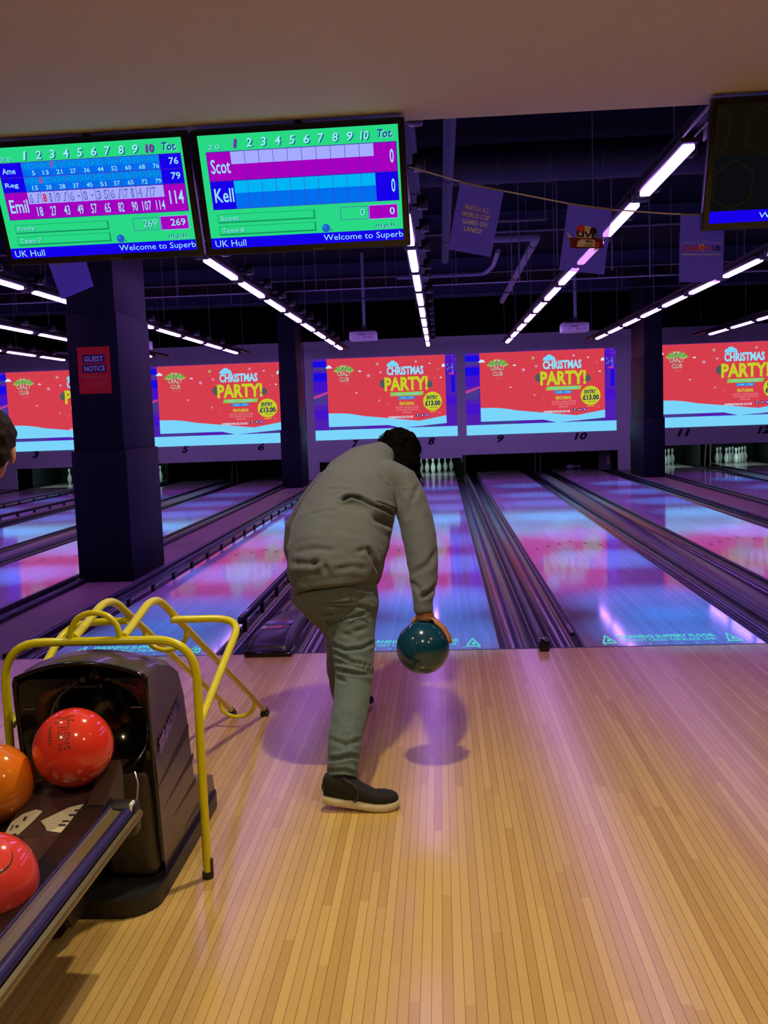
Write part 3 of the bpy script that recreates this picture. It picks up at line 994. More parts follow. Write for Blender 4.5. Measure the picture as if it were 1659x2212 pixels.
for (x, rn) in ROWS:
    t = thing('light_trunking', 'dark ceiling rail carrying the %s' % rn, 'rail', (x, 0, 2.965), group='rails of the light rows')
    m = MB(); m.box(-0.03, 0.03, -1.45, 16.4, 0.0105, 0.055, M_BLACK); m.box(-0.028, 0.028, -1.45, 16.4, 0.055, 0.058, M_STEEL); m.build('rail', t)
    for k in range(6):
        y = 0.3 + k * 3.1
        m = MB(); m.tube([(0.0, y, 0.058), (0.0, y, 1.335)] if x != -0.53 else [(0.0, y, 0.058), (-0.12, y, 0.13), (-0.12, y, 1.335)], 0.006, mat('hanger_grey', (0.16, 0.16, 0.22), 0.5), 6); m.build('hanger_rod', t)
    if x == 1.14:
        m = MB()
        pp = mat('tray_zinc', (0.45, 0.45, 0.55), 0.5)
        m.box(0.062, 0.07, -1.45, -0.1, -0.055, 0.06, pp)
        m.box(0.03, 0.07, -1.45, -0.1, 0.0560, 0.060, pp)
        for k in range(26):
            m.box(0.0698, 0.0706, -1.42 + k * 0.05, -1.395 + k * 0.05, -0.03 + 0.03 * (k % 2), -0.022 + 0.03 * (k % 2), M_BLACK)
        m.build('cable_tray', t)['label'] = 'pale perforated cable tray'
        m = MB(); m.box(-0.055, -0.045, -1.45, -0.1, -0.03, -0.02, pp); m.box(0.012, 0.02, -1.45, -0.1, -0.03, -0.02, pp); m.build('conduit', t)
    # wash heads on the rail: blue for the pools, purple added to tint between
    wob = random.Random(int(x * 100))
    for k, y in enumerate((-0.55, 0.35, 1.55, 2.5, 3.4, 4.5, 5.4, 6.5, 7.5, 8.5, 9.3, 10.2, 11.0, 12.1, 13.1, 14.2)):
        y += wob.uniform(-0.15, 0.15)
        m = MB(); m.bbox(0.085, 0.165, y - 0.05, y + 0.05, 0.0, 0.10, M_BLACK, 0.01, 1); m.box(0.02, 0.09, y - 0.01, y + 0.01, 0.02, 0.04, M_BLACK)
        if k in (1, 2, 4, 6, 8, 10, 12, 14):
            lamp('blue_wash', 'SPOT', (0.125, y, -0.028), BLUE_W * wob.uniform(0.75, 1.2), BLUE_RGB, 0.02, (0, 0, 0), math.radians(31), 1.0, t)
        else:
            lamp('added_purple_tint', 'SPOT', (0.125, y, -0.028), PURPLE_W * (0.28 if k == 0 else 1.0), PURPLE_RGB, 0.02, (0, 0, 0), math.radians(62), 1.0, t)
        m.build('wash_head', t)
    for k in range(10):
        lab = '%s lit tube light from the approach in the %s' % (ORD[k], rn)
        o = bat0 if first else dup(bat0, (0, 0, 0), lab)
        first = False
        o['label'] = lab
        o.location = (x, -0.06 + 1.545 * k, 2.885)

# ------------------------------------------------------------------ things under the roof
def pipe(path, r, name, label, m_=None, rings=(), cat='pipe'):
    m = MB(); m.tube(path, r, m_ or M_DARKPIPE, 14)
    t = m.build(name)
    tag(t, label, cat)
    for (p, dr) in rings:
        q = Vector(p); e = Vector(dr).normalized() * 0.03
        k = MB(); k.tube([q - e, q + e], r * 1.12, M_BLACK, 14); k.build('clamp_ring', t)
    return t
pipe([(-0.18, -1.5, 3.65), (-0.18, 8.5, 3.65), (-0.18, 8.6, 3.66)], 0.053, 'ventilation_pipe', 'straight navy pipe running away from the soffit, ending in mid air', rings=[((-0.18, 3.6, 3.65), (0, 1, 0)), ((-0.18, 6.8, 3.65), (0, 1, 0))])
pipe([(-0.50, -1.5, 3.65), (-0.50, 10.4, 3.65)], 0.055, 'ventilation_pipe', 'straight navy pipe running away just right of the right score screen', rings=[((-0.50, 4.0, 3.65), (0, 1, 0))])
pipe(fillet([(0.42, 6.67, 3.6), (0.955, 6.67, 3.6), (0.955, 13.6, 3.6)], 0.08), 0.05, 'drain_pipe', 'grey bent pipe behind the WATCH ALL flag, turning away toward the back', mat('grey_pipe', (0.22, 0.22, 0.30), 0.5), rings=[((0.955, 7.2, 3.6), (0, 1, 0)), ((0.955, 10.2, 3.6), (0, 1, 0))])
pipe(fillet([(-0.9, 9.0, 3.5), (0.40, 9.0, 3.5), (0.49, 8.3, 3.5), (0.49, 7.0, 3.5)], 0.15), 0.03, 'drain_pipe', 'thin grey pipe curving under the WATCH ALL flag', mat('grey_pipe', (0.22, 0.22, 0.30), 0.5))
pipe([(-9.5, 7.5, 3.17), (8.0, 7.5, 3.17)], 0.010, 'conduit', 'thin pale conduit running straight across above the light rows', mat('pale_conduit', (0.42, 0.42, 0.5), 0.4), cat='conduit')
pipe([(-9.5, 11.0, 3.45), (8.0, 11.0, 3.45)], 0.012, 'conduit', 'thin dark conduit running across far behind the pale conduit', M_DARKPIPE, cat='conduit')
# ribbed duct
m = MB()
m.tube([(-11, 4.6, 4.0), (8.3, 4.6, 4.0)], 0.2, mat('duct_navy', (0.014, 0.017, 0.035), 0.5), 16)
du = m.build('air_duct')
tag(du, 'wide dark ribbed air duct running across under the roof', 'duct')
for k in range(36):
    x = -10.8 + k * 0.53
    m = MB(); m.tube([(x, 4.6, 4.0), (x + 0.03, 4.6, 4.0)], 0.212, mat('duct_rib', (0.03, 0.035, 0.06), 0.5), 16); m.build('rib', du)
for i, (y, lab) in enumerate(((2.9, 'nearest'), (8.6, 'second'), (12.6, 'third'), (16.2, 'farthest'))):
    m = MB(); m.box(-12.55, 8.55, y - 0.07, y + 0.07, 4.02, 4.04, M_DARKPIPE); m.box(-12.55, 8.55, y - 0.012, y + 0.012, 4.04, 4.28, M_DARKPIPE); m.box(-12.55, 8.55, y - 0.07, y + 0.07, 4.28, 4.30, M_DARKPIPE)
    tag(m.build('roof_beam'), '%s dark steel beam from the approach crossing under the roof' % lab, 'beam', 'roof beams')
HG = mat('hanger_grey', (0.16, 0.16, 0.22), 0.5)
rng = random.Random(11)
hang = [(1.62, 5.2, 2.95, 'near the GAMES flag'), (0.62, 5.4, 2.9, 'left of the GAMES flag'), (1.05, 5.4, 3.05, 'between the two middle flags'), (2.2, 6.0, 2.95, 'right of the bright first tube')]
for i, (x, y, z, lab) in enumerate(hang):
    m = MB(); m.tube([(x, y, z), (x, y, 4.3)], 0.009, HG, 6); m.box(x - 0.02, x + 0.02, y - 0.02, y + 0.02, 4.28, 4.3, HG)
    tag(m.build('hanger_rod'), 'thin grey hanger rod dropping from the roof %s' % lab, 'rod', 'hanger rods')
k = 0
for y in (7.5, 11.0):
    for x in [-8.6 + 0.95 * i for i in range(17)]:
        m = MB(); m.tube([(x, y, 3.18 if y < 8 else 3.46), (x, y, 4.3)], 0.006, HG, 6)
        tag(m.build('hanger_rod'), 'thin hanger rod holding the %s conduit across the roof' % ('pale' if y < 8 else 'dark'), 'rod', 'rods holding the conduits')
# small bracket arm
m = MB(); m.box(0.30, 0.92, 5.19, 5.21, 3.52, 3.54, M_STEEL); m.tube([(0.9, 5.2, 3.54), (0.9, 5.2, 4.3)], 0.008, HG, 6); m.tube([(0.52, 5.2, 2.75), (0.52, 5.2, 3.52)], 0.006, HG, 6)
tag(m.build('bracket_arm'), 'thin steel bracket arm hanging under the roof above the flags', 'bracket')

# projectors
def projector(x, y, label):
    t = thing('projector', label, 'projector', (x, y, 2.78), group='ceiling projectors')
    m = MB(); m.bbox(-0.235, 0.235, -0.17, 0.17, 0, 0.155, M_WHITE, 0.02); m.build('case', t)
    m = MB()
    m.box(-0.08, -0.05, -0.1712, -0.1705, 0.105, 0.11, M_BLACK)
    for (u, v) in ((-0.02, 0.09), (0.01, 0.085), (0.03, 0.1), (-0.05, 0.095), (0.02, 0.05), (0.06, 0.045), (0.10, 0.042), (0.15, 0.045), (-0.1, 0.045)):
        m.box(u - 0.012, u + 0.012, -0.1712, -0.1705, v - 0.006, v + 0.006, M_BLACK)
    m.build('socket_panel', t)
    m = MB(); m.box(-0.18, 0.16, -0.12, 0.12, 0.155, 0.19, M_BLACK); m.tube([(-0.15, -0.1, 0.19), (-0.10, -0.12, 0.23), (0.02, 0, 0.22)], 0.008, M_BLACK, 6); m.build('mount_plate', t)
    m = MB(); m.tube([(0.02, 0, 0.19), (0.02, 0, 1.52)], 0.027, mat('pole_grey', (0.34, 0.34, 0.42), 0.45), 12); m.build('pole', t)
    m = MB(); m.lathe([(0.0, 0.20), (0.035, 0.20), (0.035, 0.26), (0, 0.26)], M_BLACK, (0.02, 0, 0), 10); m.build('pole_collar', t)
    m = MB(); m.tube([(0.12, 0.165, 0.07), (0.12, 0.20, 0.07)], 0.04, M_BLACKGLOSS, 16); m.build('lens', t)
    return t
projector(-1.63, 11.5, 'white projector on a pole in front of the poster with 7 and 8')
projector(2.06, 11.5, 'white projector on a pole in front of the poster with 9 and 10')
projector(-5.70, 11.5, 'white projector partly hidden by the large navy pillar')

# ------------------------------------------------------------------ score screens
K_GREEN = em('sc_green', S(40, 216, 132)); K_MAG = em('sc_magenta', S(165, 0, 190)); K_LAV = em('sc_lavender', S(165, 170, 255)); K_CY = em('sc_cyan', S(0, 180, 245))
K_BLUE = em('sc_blue', S(22, 0, 235)); K_MID = em('sc_mid_blue', S(0, 110, 238)); K_TXT = em('sc_text', S(150, 225, 245)); K_SH = em('sc_shadow', S(10, 90, 130))
K_HDR = em('sc_header', S(150, 235, 240)); K_DG = em('sc_dark_green', S(20, 150, 96)); K_NAVY = em('sc_navy', S(22, 60, 150)); K_PUR = em('sc_purple', S(150, 40, 170)); K_LINE = em('sc_line', S(70, 30, 170))
K_RED = em('sc_red', S(200, 40, 80)); K_BALL = em('sc_ball', S(40, 90, 200)); K_LB = em('sc_light_blue', S(0, 140, 245)); K_GREY = em('sc_outline', S(70, 90, 190))
M_BEZEL = mat('monitor_bezel', (0.008, 0.008, 0.010), 0.3)
MW, MH = 0.90, 0.522

def monitor_base(label, loc, yaw):
    t = thing('score_monitor', label, 'monitor', loc, (math.radians(21), 0, yaw), group='score monitors under the soffit')
    m = MB()
    m.bbox(-MW / 2, MW / 2, 0.0, 0.05, -MH / 2, MH / 2, M_BEZEL, 0.006)
    m.bbox(-MW / 2 + 0.1, MW / 2 - 0.1, 0.05, 0.085, -MH / 2 + 0.08, MH / 2 - 0.08, M_BEZEL, 0.01)
    m.build('case', t)
    m = MB()
    m.box(-0.12, 0.12, 0.085, 0.10, -0.1, 0.1, M_BLACK)
    m.tube([(0, 0.095, 0), (0, 0.10, 0.10), (0, 0.035, 0.35)], 0.018, M_BLACK, 10)
    m.build('bracket', t)
    return t
def brand(t, s_):
    m = MB(); d = Draw(m, 0.05, 0.007, (-0.025 + 0.05, -0.0008, -MH / 2 + 0.006))
    d.text(s_, 0, 0, 1, 1, mat('bezel_lettering', (0.35, 0.32, 0.3), 0.4), 0, 0.01)
    m.build('maker_lettering', t)
def score(t, head, rows, n1, n2, p1, p2, hi):
    W_, H_ = 0.846, 0.468
    m = MB()
    x0, z0 = -W_ / 2, -H_ / 2 + 0.004
    m.box(x0, x0 + W_, -0.0012, 0.0002, z0, z0 + H_, K_GREEN)
    d = Draw(m, W_, H_, (x0, -0.0012, z0), eps=0.0005)
    d.text(head, 0.05, 0.085, 0.11, 0.125, K_SH, 2, 0.0); d.text(head, 0.048, 0.081, 0.108, 0.121, K_HDR, 3, 0.0)
    xs = [0.155 + 0.072 * i for i in range(11)]
    for i in range(10):
        c = xs[i] + 0.030
        w2 = 0.010 if i == 0 else (0.015 if i < 9 else 0.022)
        d.text(str(i + 1), c - w2 + 0.005, 0.047, c + w2 + 0.005, 0.122, K_SH, 2, 0.03, 0.15)
        d.text(str(i + 1), c - w2, 0.04, c + w2, 0.115, K_PUR if i + 1 == hi else K_HDR, 3, 0.02, 0.15)
    d.text('Tot.', 0.90, 0.04, 0.975, 0.11, K_HDR, 2, 0.03, 0.2); d.text('Tot.', 0.897, 0.036, 0.972, 0.106, K_NAVY, 3, 0.02, 0.2)
    for (nm, v0, v1, cur, balls, cums, tot, col) in rows:
        top, low, cell = (K_LAV, K_MAG, K_MAG) if cur else (K_CY if col else K_LB, K_MID, K_BLUE)
        d.rect(0.033, v0 - 0.006, 0.989, v1 + 0.004, K_LINE, 1)
        d.rect(0.036, v0, 0.155, v1, cell, 2)
        big = (v1 - v0) > 0.2
        d.text(nm, 0.05, v0 + (0.06 if big else 0.04), 0.05 + 0.026 * len(nm) * (0.95 if big else 0.9), v1 - (0.06 if big else 0.03), K_TXT, 4, 0.012)
        vm = v0 + (v1 - v0) * (0.44 if big else 0.5)
        for i in range(10):
            d.rect(xs[i] + 0.0012, v0, xs[i + 1] - 0.0012, vm, top, 2)
            d.rect(xs[i] + 0.0012, vm, xs[i + 1] - 0.0012, v1, low, 2)
            if balls:
                for j, ch in enumerate(balls[i].split(' ')):
                    red = ch.endswith('!')
                    ch = ch.strip('!')
                    uu = xs[i] + 0.010 + j * 0.036
                    hh = vm - v0
                    if ch == '-':
                        d.rect(uu + 0.004, v0 + hh * 0.48, uu + 0.014, v0 + hh * 0.58, K_NAVY, 4)
                    else:
                        ww = 0.008 if ch == '1' else 0.017
                        d.text(ch, uu - 0.0015, v0 + hh * 0.16, uu + ww + 0.0015, v0 + hh * 0.9, K_RED if red else K_NAVY, 4, 0.03)
                        if not red:
                            d.text(ch, uu + 0.0015, v0 + hh * 0.24, uu + ww - 0.0015, v0 + hh * 0.82, K_LAV if cur else K_CY, 5, 0.0)
                cs = cums[i]
                ww = 0.0155 * len(cs)
                d.text(cs, xs[i] + 0.066 - ww, vm + (v1 - vm) * 0.2, xs[i] + 0.066, vm + (v1 - vm) * 0.84, K_TXT, 4, 0.01)
        d.rect(0.876, v0, 0.986, v1, cell, 2)
        wt = 0.020 if len(tot) == 1 else 0.0245 * len(tot)
        d.text(tot, 0.972 - wt, v0 + (v1 - v0) * 0.22, 0.972, v0 + (v1 - v0) * 0.72, K_TXT, 4, 0.015)
    for (v0, v1, tx, wd) in ((0.69, 0.772, n1, 0.095), (0.80, 0.882, n2, 0.115)):
        d.rect(0.05, v0, 0.555, v1, K_DG, 1); d.rect(0.053, v0 + 0.004, 0.547, v1 - 0.014, K_GREEN, 2)
        d.text(tx, 0.067, v0 + 0.022, 0.067 + wd, v0 + 0.062, K_SH, 3, 0.01); d.text(tx, 0.065, v0 + 0.018, 0.065 + wd, v0 + 0.058, K_HDR, 4, 0.005)
    d.rect(0.685, 0.682, 0.83, 0.80, K_GREY, 1); d.rect(0.688, 0.687, 0.827, 0.795, K_GREEN, 2)
    d.rect(0.83, 0.678, 0.978, 0.806, K_LAV, 1); d.rect(0.833, 0.683, 0.975, 0.80, K_MAG, 2)
    w1 = 0.024 * len(p1)
    d.text(p1, 0.812 - w1, 0.71, 0.812, 0.775, K_SH, 3, 0.02); d.text(p1, 0.81 - w1, 0.705, 0.81, 0.77, K_HDR, 4, 0.0)
    w1 = 0.026 * len(p2)
    d.text(p2, 0.962 - w1, 0.705, 0.962, 0.77, K_HDR, 4, 0.01)
    d.disc(0.605, 0.862, 0.021, K_BALL, 2, 18); d.disc(0.598, 0.85, 0.008, K_LB, 3, 10); d.poly([(0.625, 0.886), (0.64, 0.87), (0.63, 0.892)], K_SH, 2)
    d.text('m.p.h.', 0.862, 0.845, 0.968, 0.895, K_HDR, 3, 0.02, 0.15); d.text('m.p.h.', 0.86, 0.842, 0.966, 0.892, K_SH, 4, 0.005, 0.15)
    d.rect(0, 0.903, 1, 1, K_BLUE, 1)
    d.text('UK Hull', 0.02, 0.925, 0.182, 0.985, K_TXT, 3, 0.0)
    d.text('Welcome to Superb', 0.588, 0.92, 0.998, 0.992, K_TXT, 3, 0.0)
    m.build('lit_screen', t)
cum1 = '5 13 21 27 36 44 52 60 68 76'.split(); cum2 = '15 20 28 37 45 51 57 65 72 79'.split(); cum3 = '18 27 43 49 57 65 82 90 107 114'.split()
mon1 = monitor_base('score monitor showing a full game with 76, 79 and 114 as totals', (-1.795, -1.575, 2.413), math.radians(-1.5))
score(mon1, '0/.0', [('Ame', 0.138, 0.262, False, ['5 -', '5 3', '7! 1', '4 2', '9 -', '8 -', '1 7', '8 -', '6 2', '6 2'], cum1, '76', 0),
                     ('Reg', 0.268, 0.392, False, ['3 /', '5! -', '3 5', '3 6', '6 2', '6 -', '3 3', '6 2', '6 1', '2 5'], cum2, '79', 0),
                     ('Emil', 0.40, 0.64, True, ['6 /', '8! 1', '9 /', '6 -', '8 -', '3 5', '6 /', '7 1', '4 /', '7'], cum3, '114', 0)], 'Emily', 'Team 7', '269', '269', 10)
brand(mon1, 'PHILIPS')
mon2 = monitor_base('score monitor showing two empty rows named Scot and Kell', (-0.878, -1.603, 2.411), math.radians(-1.5))
score(mon2, '2.0', [('Scot', 0.148, 0.392, True, None, None, '0', 0), ('Kell', 0.40, 0.645, False, None, None, '0', 1)], 'Scott', 'Team 8', '0', '0', 1)
brand(mon2, 'PHILIPS')
mon3 = monitor_base('nearly black score monitor with a hexagon pattern, hanging right of the flags', (1.262, -1.645, 2.412), math.radians(-1.5))
m = MB()
W_, H_ = 0.846, 0.468
D0 = em('dark_picture', (0.0035, 0.0038, 0.005, 1)); D1 = em('dark_picture_line', (0.007, 0.0064, 0.0025, 1)); D2 = em('dark_picture_tint', (0.006, 0.004, 0.002, 1))
m.box(-W_ / 2, W_ / 2, -0.0012, 0.0002, -H_ / 2 + 0.004, H_ / 2 + 0.004, D0)
d = Draw(m, W_, H_, (-W_ / 2, -0.0012, -H_ / 2 + 0.004), eps=0.0005)
d.rect(0, 0, 1, 0.42, D2, 1)
def seg(u0, v0, u1, v1, t=0.004):
    dx, dy = (u1 - u0) * W_, (v1 - v0) * H_
    L_ = math.hypot(dx, dy)
    nx, ny = -dy / L_ * t / W_ * W_, dx / L_ * t
    d.poly([(u0 + nx / W_, v0 + ny / H_), (u1 + nx / W_, v1 + ny / H_), (u1 - nx / W_, v1 - ny / H_), (u0 - nx / W_, v0 - ny / H_)], D1, 2)
for cx in (0.10, 0.37, 0.64, 0.91):
    for cy in (0.22, 0.68):
        ox = 0.135 if cy > 0.5 else 0
        P = [(cx + ox - 0.135 + 0.105 * math.cos(PI / 3 * i + PI / 6), cy + 0.22 * math.sin(PI / 3 * i + PI / 6)) for i in range(6)]
        P = [(max(0.002, min(0.998, a)), max(0.004, min(0.88, b))) for a, b in P]
        for i in range(6):
            if math.hypot(P[i][0] - P[(i + 1) % 6][0], P[i][1] - P[(i + 1) % 6][1]) > 0.02:
                seg(*P[i], *P[(i + 1) % 6])
d.rect(0, 0.895, 1, 1, K_BLUE, 1)
d.text('Welcome to Superbowl UK Hull', 0.24, 0.92, 0.97, 0.985, K_TXT, 3, 0.0)
m.build('lit_screen', mon3)

# ------------------------------------------------------------------ flags on a string
SX = [(-0.425, -1.5, 2.509), (-0.21, -1.5, 2.437), (-0.002, -1.5, 2.383), (0.257, -1.5, 2.321), (0.446, -1.5, 2.285), (0.678, -1.5, 2.258), (0.855, -1.5, 2.243), (0.93, -1.5, 2.24)]
m = MB(); m.tube(SX, 0.0032, mat('string_white', (0.72, 0.72, 0.80), 0.7), 8)
tag(m.build('bunting_string'), 'pale string sagging from the Scot and Kell monitor to the dark monitor', 'string')
m = MB(); m.tube([(-3.1, -0.3, 2.70), (-2.85, -0.3, 2.64), (-2.599, -0.3, 2.618), (-2.369, -0.3, 2.636), (-2.1, -0.3, 2.69), (-1.8, -0.3, 2.76)], 0.003, MATS['string_white'], 8)
tag(m.build('bunting_string'), 'pale string behind the left score monitor holding the tilted flag', 'string')
def flag_mat():
    m = bpy.data.materials.new('flag_cloth')
    m.use_nodes = True
    nt = m.node_tree
    b = nt.nodes['Principled BSDF']
    b.inputs['Base Color'].default_value = (0.15, 0.14, 0.60, 1)
    b.inputs['Roughness'].default_value = 0.7
    tr = nt.nodes.new('ShaderNodeBsdfTransparent')
    mx = nt.nodes.new('ShaderNodeMixShader')
    mx.inputs[0].default_value = 0.10
    tl = nt.nodes.new('ShaderNodeBsdfTranslucent')
    tl.inputs[0].default_value = (0.3, 0.28, 0.95, 1)
    m2 = nt.nodes.new('ShaderNodeMixShader')
    m2.inputs[0].default_value = 0.35
    nt.links.new(b.outputs[0], m2.inputs[1]); nt.links.new(tl.outputs[0], m2.inputs[2])
    nt.links.new(m2.outputs[0], mx.inputs[1]); nt.links.new(tr.outputs[0], mx.inputs[2])
    nt.links.new(mx.outputs[0], nt.nodes['Material Output'].inputs[0])
    return m
M_FLAG = flag_mat()
F_GOLD = mat('flag_gold', S(248, 225, 150), 0.7); F_WHITE = mat('flag_white', S(250, 248, 252), 0.7); F_RED = mat('flag_red', S(225, 70, 65), 0.7); F_MAR = mat('flag_maroon', S(120, 30, 60), 0.7); F_DK = mat('flag_dark', S(40, 32, 70), 0.7)
def flag(corners, label, art):
    tl, tr, br, bl = [Vector(c) for c in corners]
    m = MB()
    nu, nv = 8, 10
    vs = []
    def pt(u, v):
        p = (tl * (1 - u) + tr * u) * (1 - v) + (bl * (1 - u) + br * u) * v
        return p + Vector((0, 0.006 * math.sin(u * PI * 1.5 + 0.6) * v, 0))
    for j in range(nv + 1):
        for i in range(nu + 1):
            vs.append(pt(i / nu, j / nv))
    m.add(vs, [(j * (nu + 1) + i, j * (nu + 1) + i + 1, (j + 1) * (nu + 1) + i + 1, (j + 1) * (nu + 1) + i) for j in range(nv) for i in range(nu)], M_FLAG, True)
    t = m.build('bunting_flag')
    tag(t, label, 'flag', 'flags on the strings')
    a = MB()
    r = (tr - tl); dn = (bl - tl)
    class D2(Draw):
        def p(s, u, v, l):
            return pt(u, v) + Vector((0, -0.0012 - l * 0.0006, 0))
    art(D2(a, r.length, dn.length))
    a.build('printed_emblem', t)
    hm = MB(); hm.tube([tl + Vector((0, 0, 0.0)), tr], 0.0045, mat('hem_tape', (0.33, 0.28, 0.30), 0.7), 8); hm.build('hem_tape', t)
def art_watch(d):
    for i, (s_, u0, u1, mm) in enumerate((('WATCH ALL', 0.20, 0.76, F_GOLD), ('WORLD CUP', 0.16, 0.80, F_GOLD), ('GAMES ON', 0.20, 0.78, F_WHITE), ('LANES!!', 0.27, 0.69, F_WHITE))):
        d.text(s_, u0, 0.30 + i * 0.105, u1, 0.375 + i * 0.105, mm, 1, 0.025)
def art_games(d):
    d.poly([(0.06, 0.42), (0.22, 0.50), (0.3, 0.66), (0.18, 0.62)], F_WHITE, 1); d.poly([(0.93, 0.42), (0.78, 0.50), (0.7, 0.66), (0.82, 0.62)], F_WHITE, 1)
    d.disc(0.5, 0.45, 0.23, F_WHITE, 2, 26); d.disc(0.36, 0.35, 0.09, F_RED, 3, 18); d.disc(0.64, 0.36, 0.08, F_DK, 3, 18)
    d.text('LIVE', 0.28, 0.38, 0.74, 0.47, F_DK, 4, 0.04)
    d.poly([(0.12, 0.50), (0.86, 0.46), (0.92, 0.60), (0.2, 0.66)], F_MAR, 4); d.poly([(0.22, 0.515), (0.70, 0.49), (0.73, 0.60), (0.28, 0.625)], F_WHITE, 5)
    d.text('GAMES', 0.29, 0.505, 0.66, 0.55, F_DK, 6, 0.03); d.text('ON LANES', 0.31, 0.565, 0.66, 0.60, F_DK, 6, 0.02)
    d.disc(0.76, 0.56, 0.06, F_RED, 6, 16)
def art_logo(d):
    d.text('SUPERBOWL', 0.06, 0.46, 0.72, 0.54, F_RED, 2, 0.03, 0.1); d.text('UK', 0.74, 0.46, 0.94, 0.54, F_DK, 2, 0.03)
    d.star(0.5, 0.48, 0.11, F_WHITE, 1, 5); d.star(0.5, 0.485, 0.07, F_RED, 3, 5)
    for k in range(3):
        d.disc(0.42 + 0.08 * k, 0.40 - 0.02 * (k == 1), 0.018, F_WHITE, 2, 10)
    d.rect(0.06, 0.415, 0.36, 0.422, F_WHITE, 1); d.rect(0.6, 0.415, 0.94, 0.422, F_WHITE, 1)
    d.rect(0.06, 0.585, 0.94, 0.597, F_WHITE, 1)
flag([(-0.202, -1.5, 2.432), (-0.014, -1.5, 2.386), (-0.078, -1.5, 2.107), (-0.262, -1.5, 2.151)], 'purple flag reading WATCH ALL WORLD CUP GAMES ON LANES', art_watch)
flag([(0.259, -1.5, 2.320), (0.447, -1.5, 2.285), (0.408, -1.5, 2.011), (0.216, -1.5, 2.041)], 'purple flag with a round white and red games emblem', art_games)
flag([(0.736, -1.5, 2.252), (0.922, -1.5, 2.240), (0.913, -1.5, 1.959), (0.729, -1.5, 1.967)], 'purple flag with a red superbowl emblem beside the dark monitor', art_logo)
flag([(-2.599, -0.3, 2.616), (-2.369, -0.3, 2.634), (-2.268, -0.3, 2.231), (-2.465, -0.3, 2.167)], 'tilted purple flag half hidden under the left score monitor', art_logo)

# ================================================================== ball return
BR = thing('ball_return', 'black and bronze ball return machine with a round ball outlet under the yellow frame', 'ball return', (-1.41, -2.75, 0))
M_BRONZE = mat('bronze_shell', (0.075, 0.058, 0.042), 0.34, metal=0.25, coat=0.2)
M_CHROME = mat('chrome_lettering', (0.7, 0.7, 0.72), 0.12, metal=1.0)
# local frame: x about the machine centre, y = world y + 2.75
def R2(cx, cy, hx, hy, r, n=6):
    pts = []
    for (sx, sy, a0) in ((1, -1, -PI / 2), (1, 1, 0), (-1, 1, PI / 2), (-1, -1, PI)):
        for k in range(n + 1):
            a = a0 + PI / 2 * k / n
            pts.append((cx + sx * (hx - r) + r * math.cos(a), cy + sy * (hy - r) + r * math.sin(a)))
    return pts
m = MB(); m.prism(R2(0, 0.02, 0.215, 0.455, 0.11, 8), 'z', 0.0005, 0.055, M_BLACK, True); m.build('base_plate', BR)
# body: side outline (y,z) lofted across the width with a domed top
side = [(-0.255, 0.055), (-0.285, 0.40), (-0.315, 0.56), (-0.318, 0.695), (-0.27, 0.702), (-0.18, 0.700), (-0.08, 0.674), (0.02, 0.625), (0.07, 0.54), (0.10, 0.43), (0.125, 0.30), (0.15, 0.19), (0.30, 0.15), (0.40, 0.12), (0.42, 0.055)]
xsn = [-0.20, -0.185, -0.14, -0.07, 0.0, 0.07, 0.14, 0.185, 0.20]
def top_lift(x):
    return 0.045 * (1 - (x / 0.20) ** 2)
vs = []
for x in xsn:
    ins = 0.0 if abs(x) < 0.19 else 0.008
    for (y, z) in side:
        zz = z + (top_lift(x) * max(0.0, min(1.0, (z - 0.4) / 0.3)))
        vs.append((x, y + (ins if y < -0.2 else -ins), zz - (ins if z > 0.3 else 0)))
n = len(side)
m = MB()
fs = [(i * n + k, i * n + k + 1, (i + 1) * n + k + 1, (i + 1) * n + k) for i in range(len(xsn) - 1) for k in range(3, n - 1)]
m.add(vs, fs, M_BRONZE, True)
m.add(vs, [list(range(n)), list(range((len(xsn) - 1) * n, len(xsn) * n))[::-1]], M_BRONZE, False)
m.build('shell', BR)
# front face with a round opening: ring between outline and hole
def front_z(x):
    return 0.695 + top_lift(x)
hole_c, hole_r = (0.045, 0.535), 0.142
NA = 48
outl, hol = [], []
for k in range(NA):
    a = 2 * PI * k / NA
    dx, dz = math.cos(a), math.sin(a)
    # ray from the hole centre to the outline
    t = 9
    if dx > 1e-6: t = min(t, (0.196 - hole_c[0]) / dx)
    if dx < -1e-6: t = min(t, (-0.196 - hole_c[0]) / dx)
    if dz < -1e-6: t = min(t, (0.06 - hole_c[1]) / dz)
    if dz > 1e-6:
        for it in range(40):
            x = hole_c[0] + dx * t
            zt = front_z(max(-0.2, min(0.2, x))) - 0.006
            if hole_c[1] + dz * t > zt:
                t = (zt - hole_c[1]) / dz if it < 20 else t * 0.99
    outl.append((hole_c[0] + dx * t, hole_c[1] + dz * t))
    hol.append((hole_c[0] + dx * hole_r, hole_c[1] + dz * hole_r * 1.02))
def fy(z):
    pts = [(0.055, -0.262), (0.40, -0.292), (0.56, -0.322), (0.76, -0.325)]
    for (a, b) in zip(pts, pts[1:]):
        if z <= b[0]:
            return a[1] + (b[1] - a[1]) * (z - a[0]) / (b[0] - a[0])
    return -0.325
m = MB()
mid = [((o[0] + h[0]) / 2, (o[1] + h[1]) / 2) for o, h in zip(outl, hol)]
bev = [(hole_c[0] + (h[0] - hole_c[0]) * 1.09, hole_c[1] + (h[1] - hole_c[1]) * 1.09) for h in hol]
rings = [(outl, 0.0), (mid, -0.001), (bev, -0.004), (hol, 0.012), (hol, 0.20)]
vs = []
for rg, dy in rings:
    vs += [(x, fy(z) + dy, z) for x, z in rg]
fs = []
for i in range(4):
    fs += [(i * NA + k, i * NA + (k + 1) % NA, (i + 1) * NA + (k + 1) % NA, (i + 1) * NA + k) for k in range(NA)]
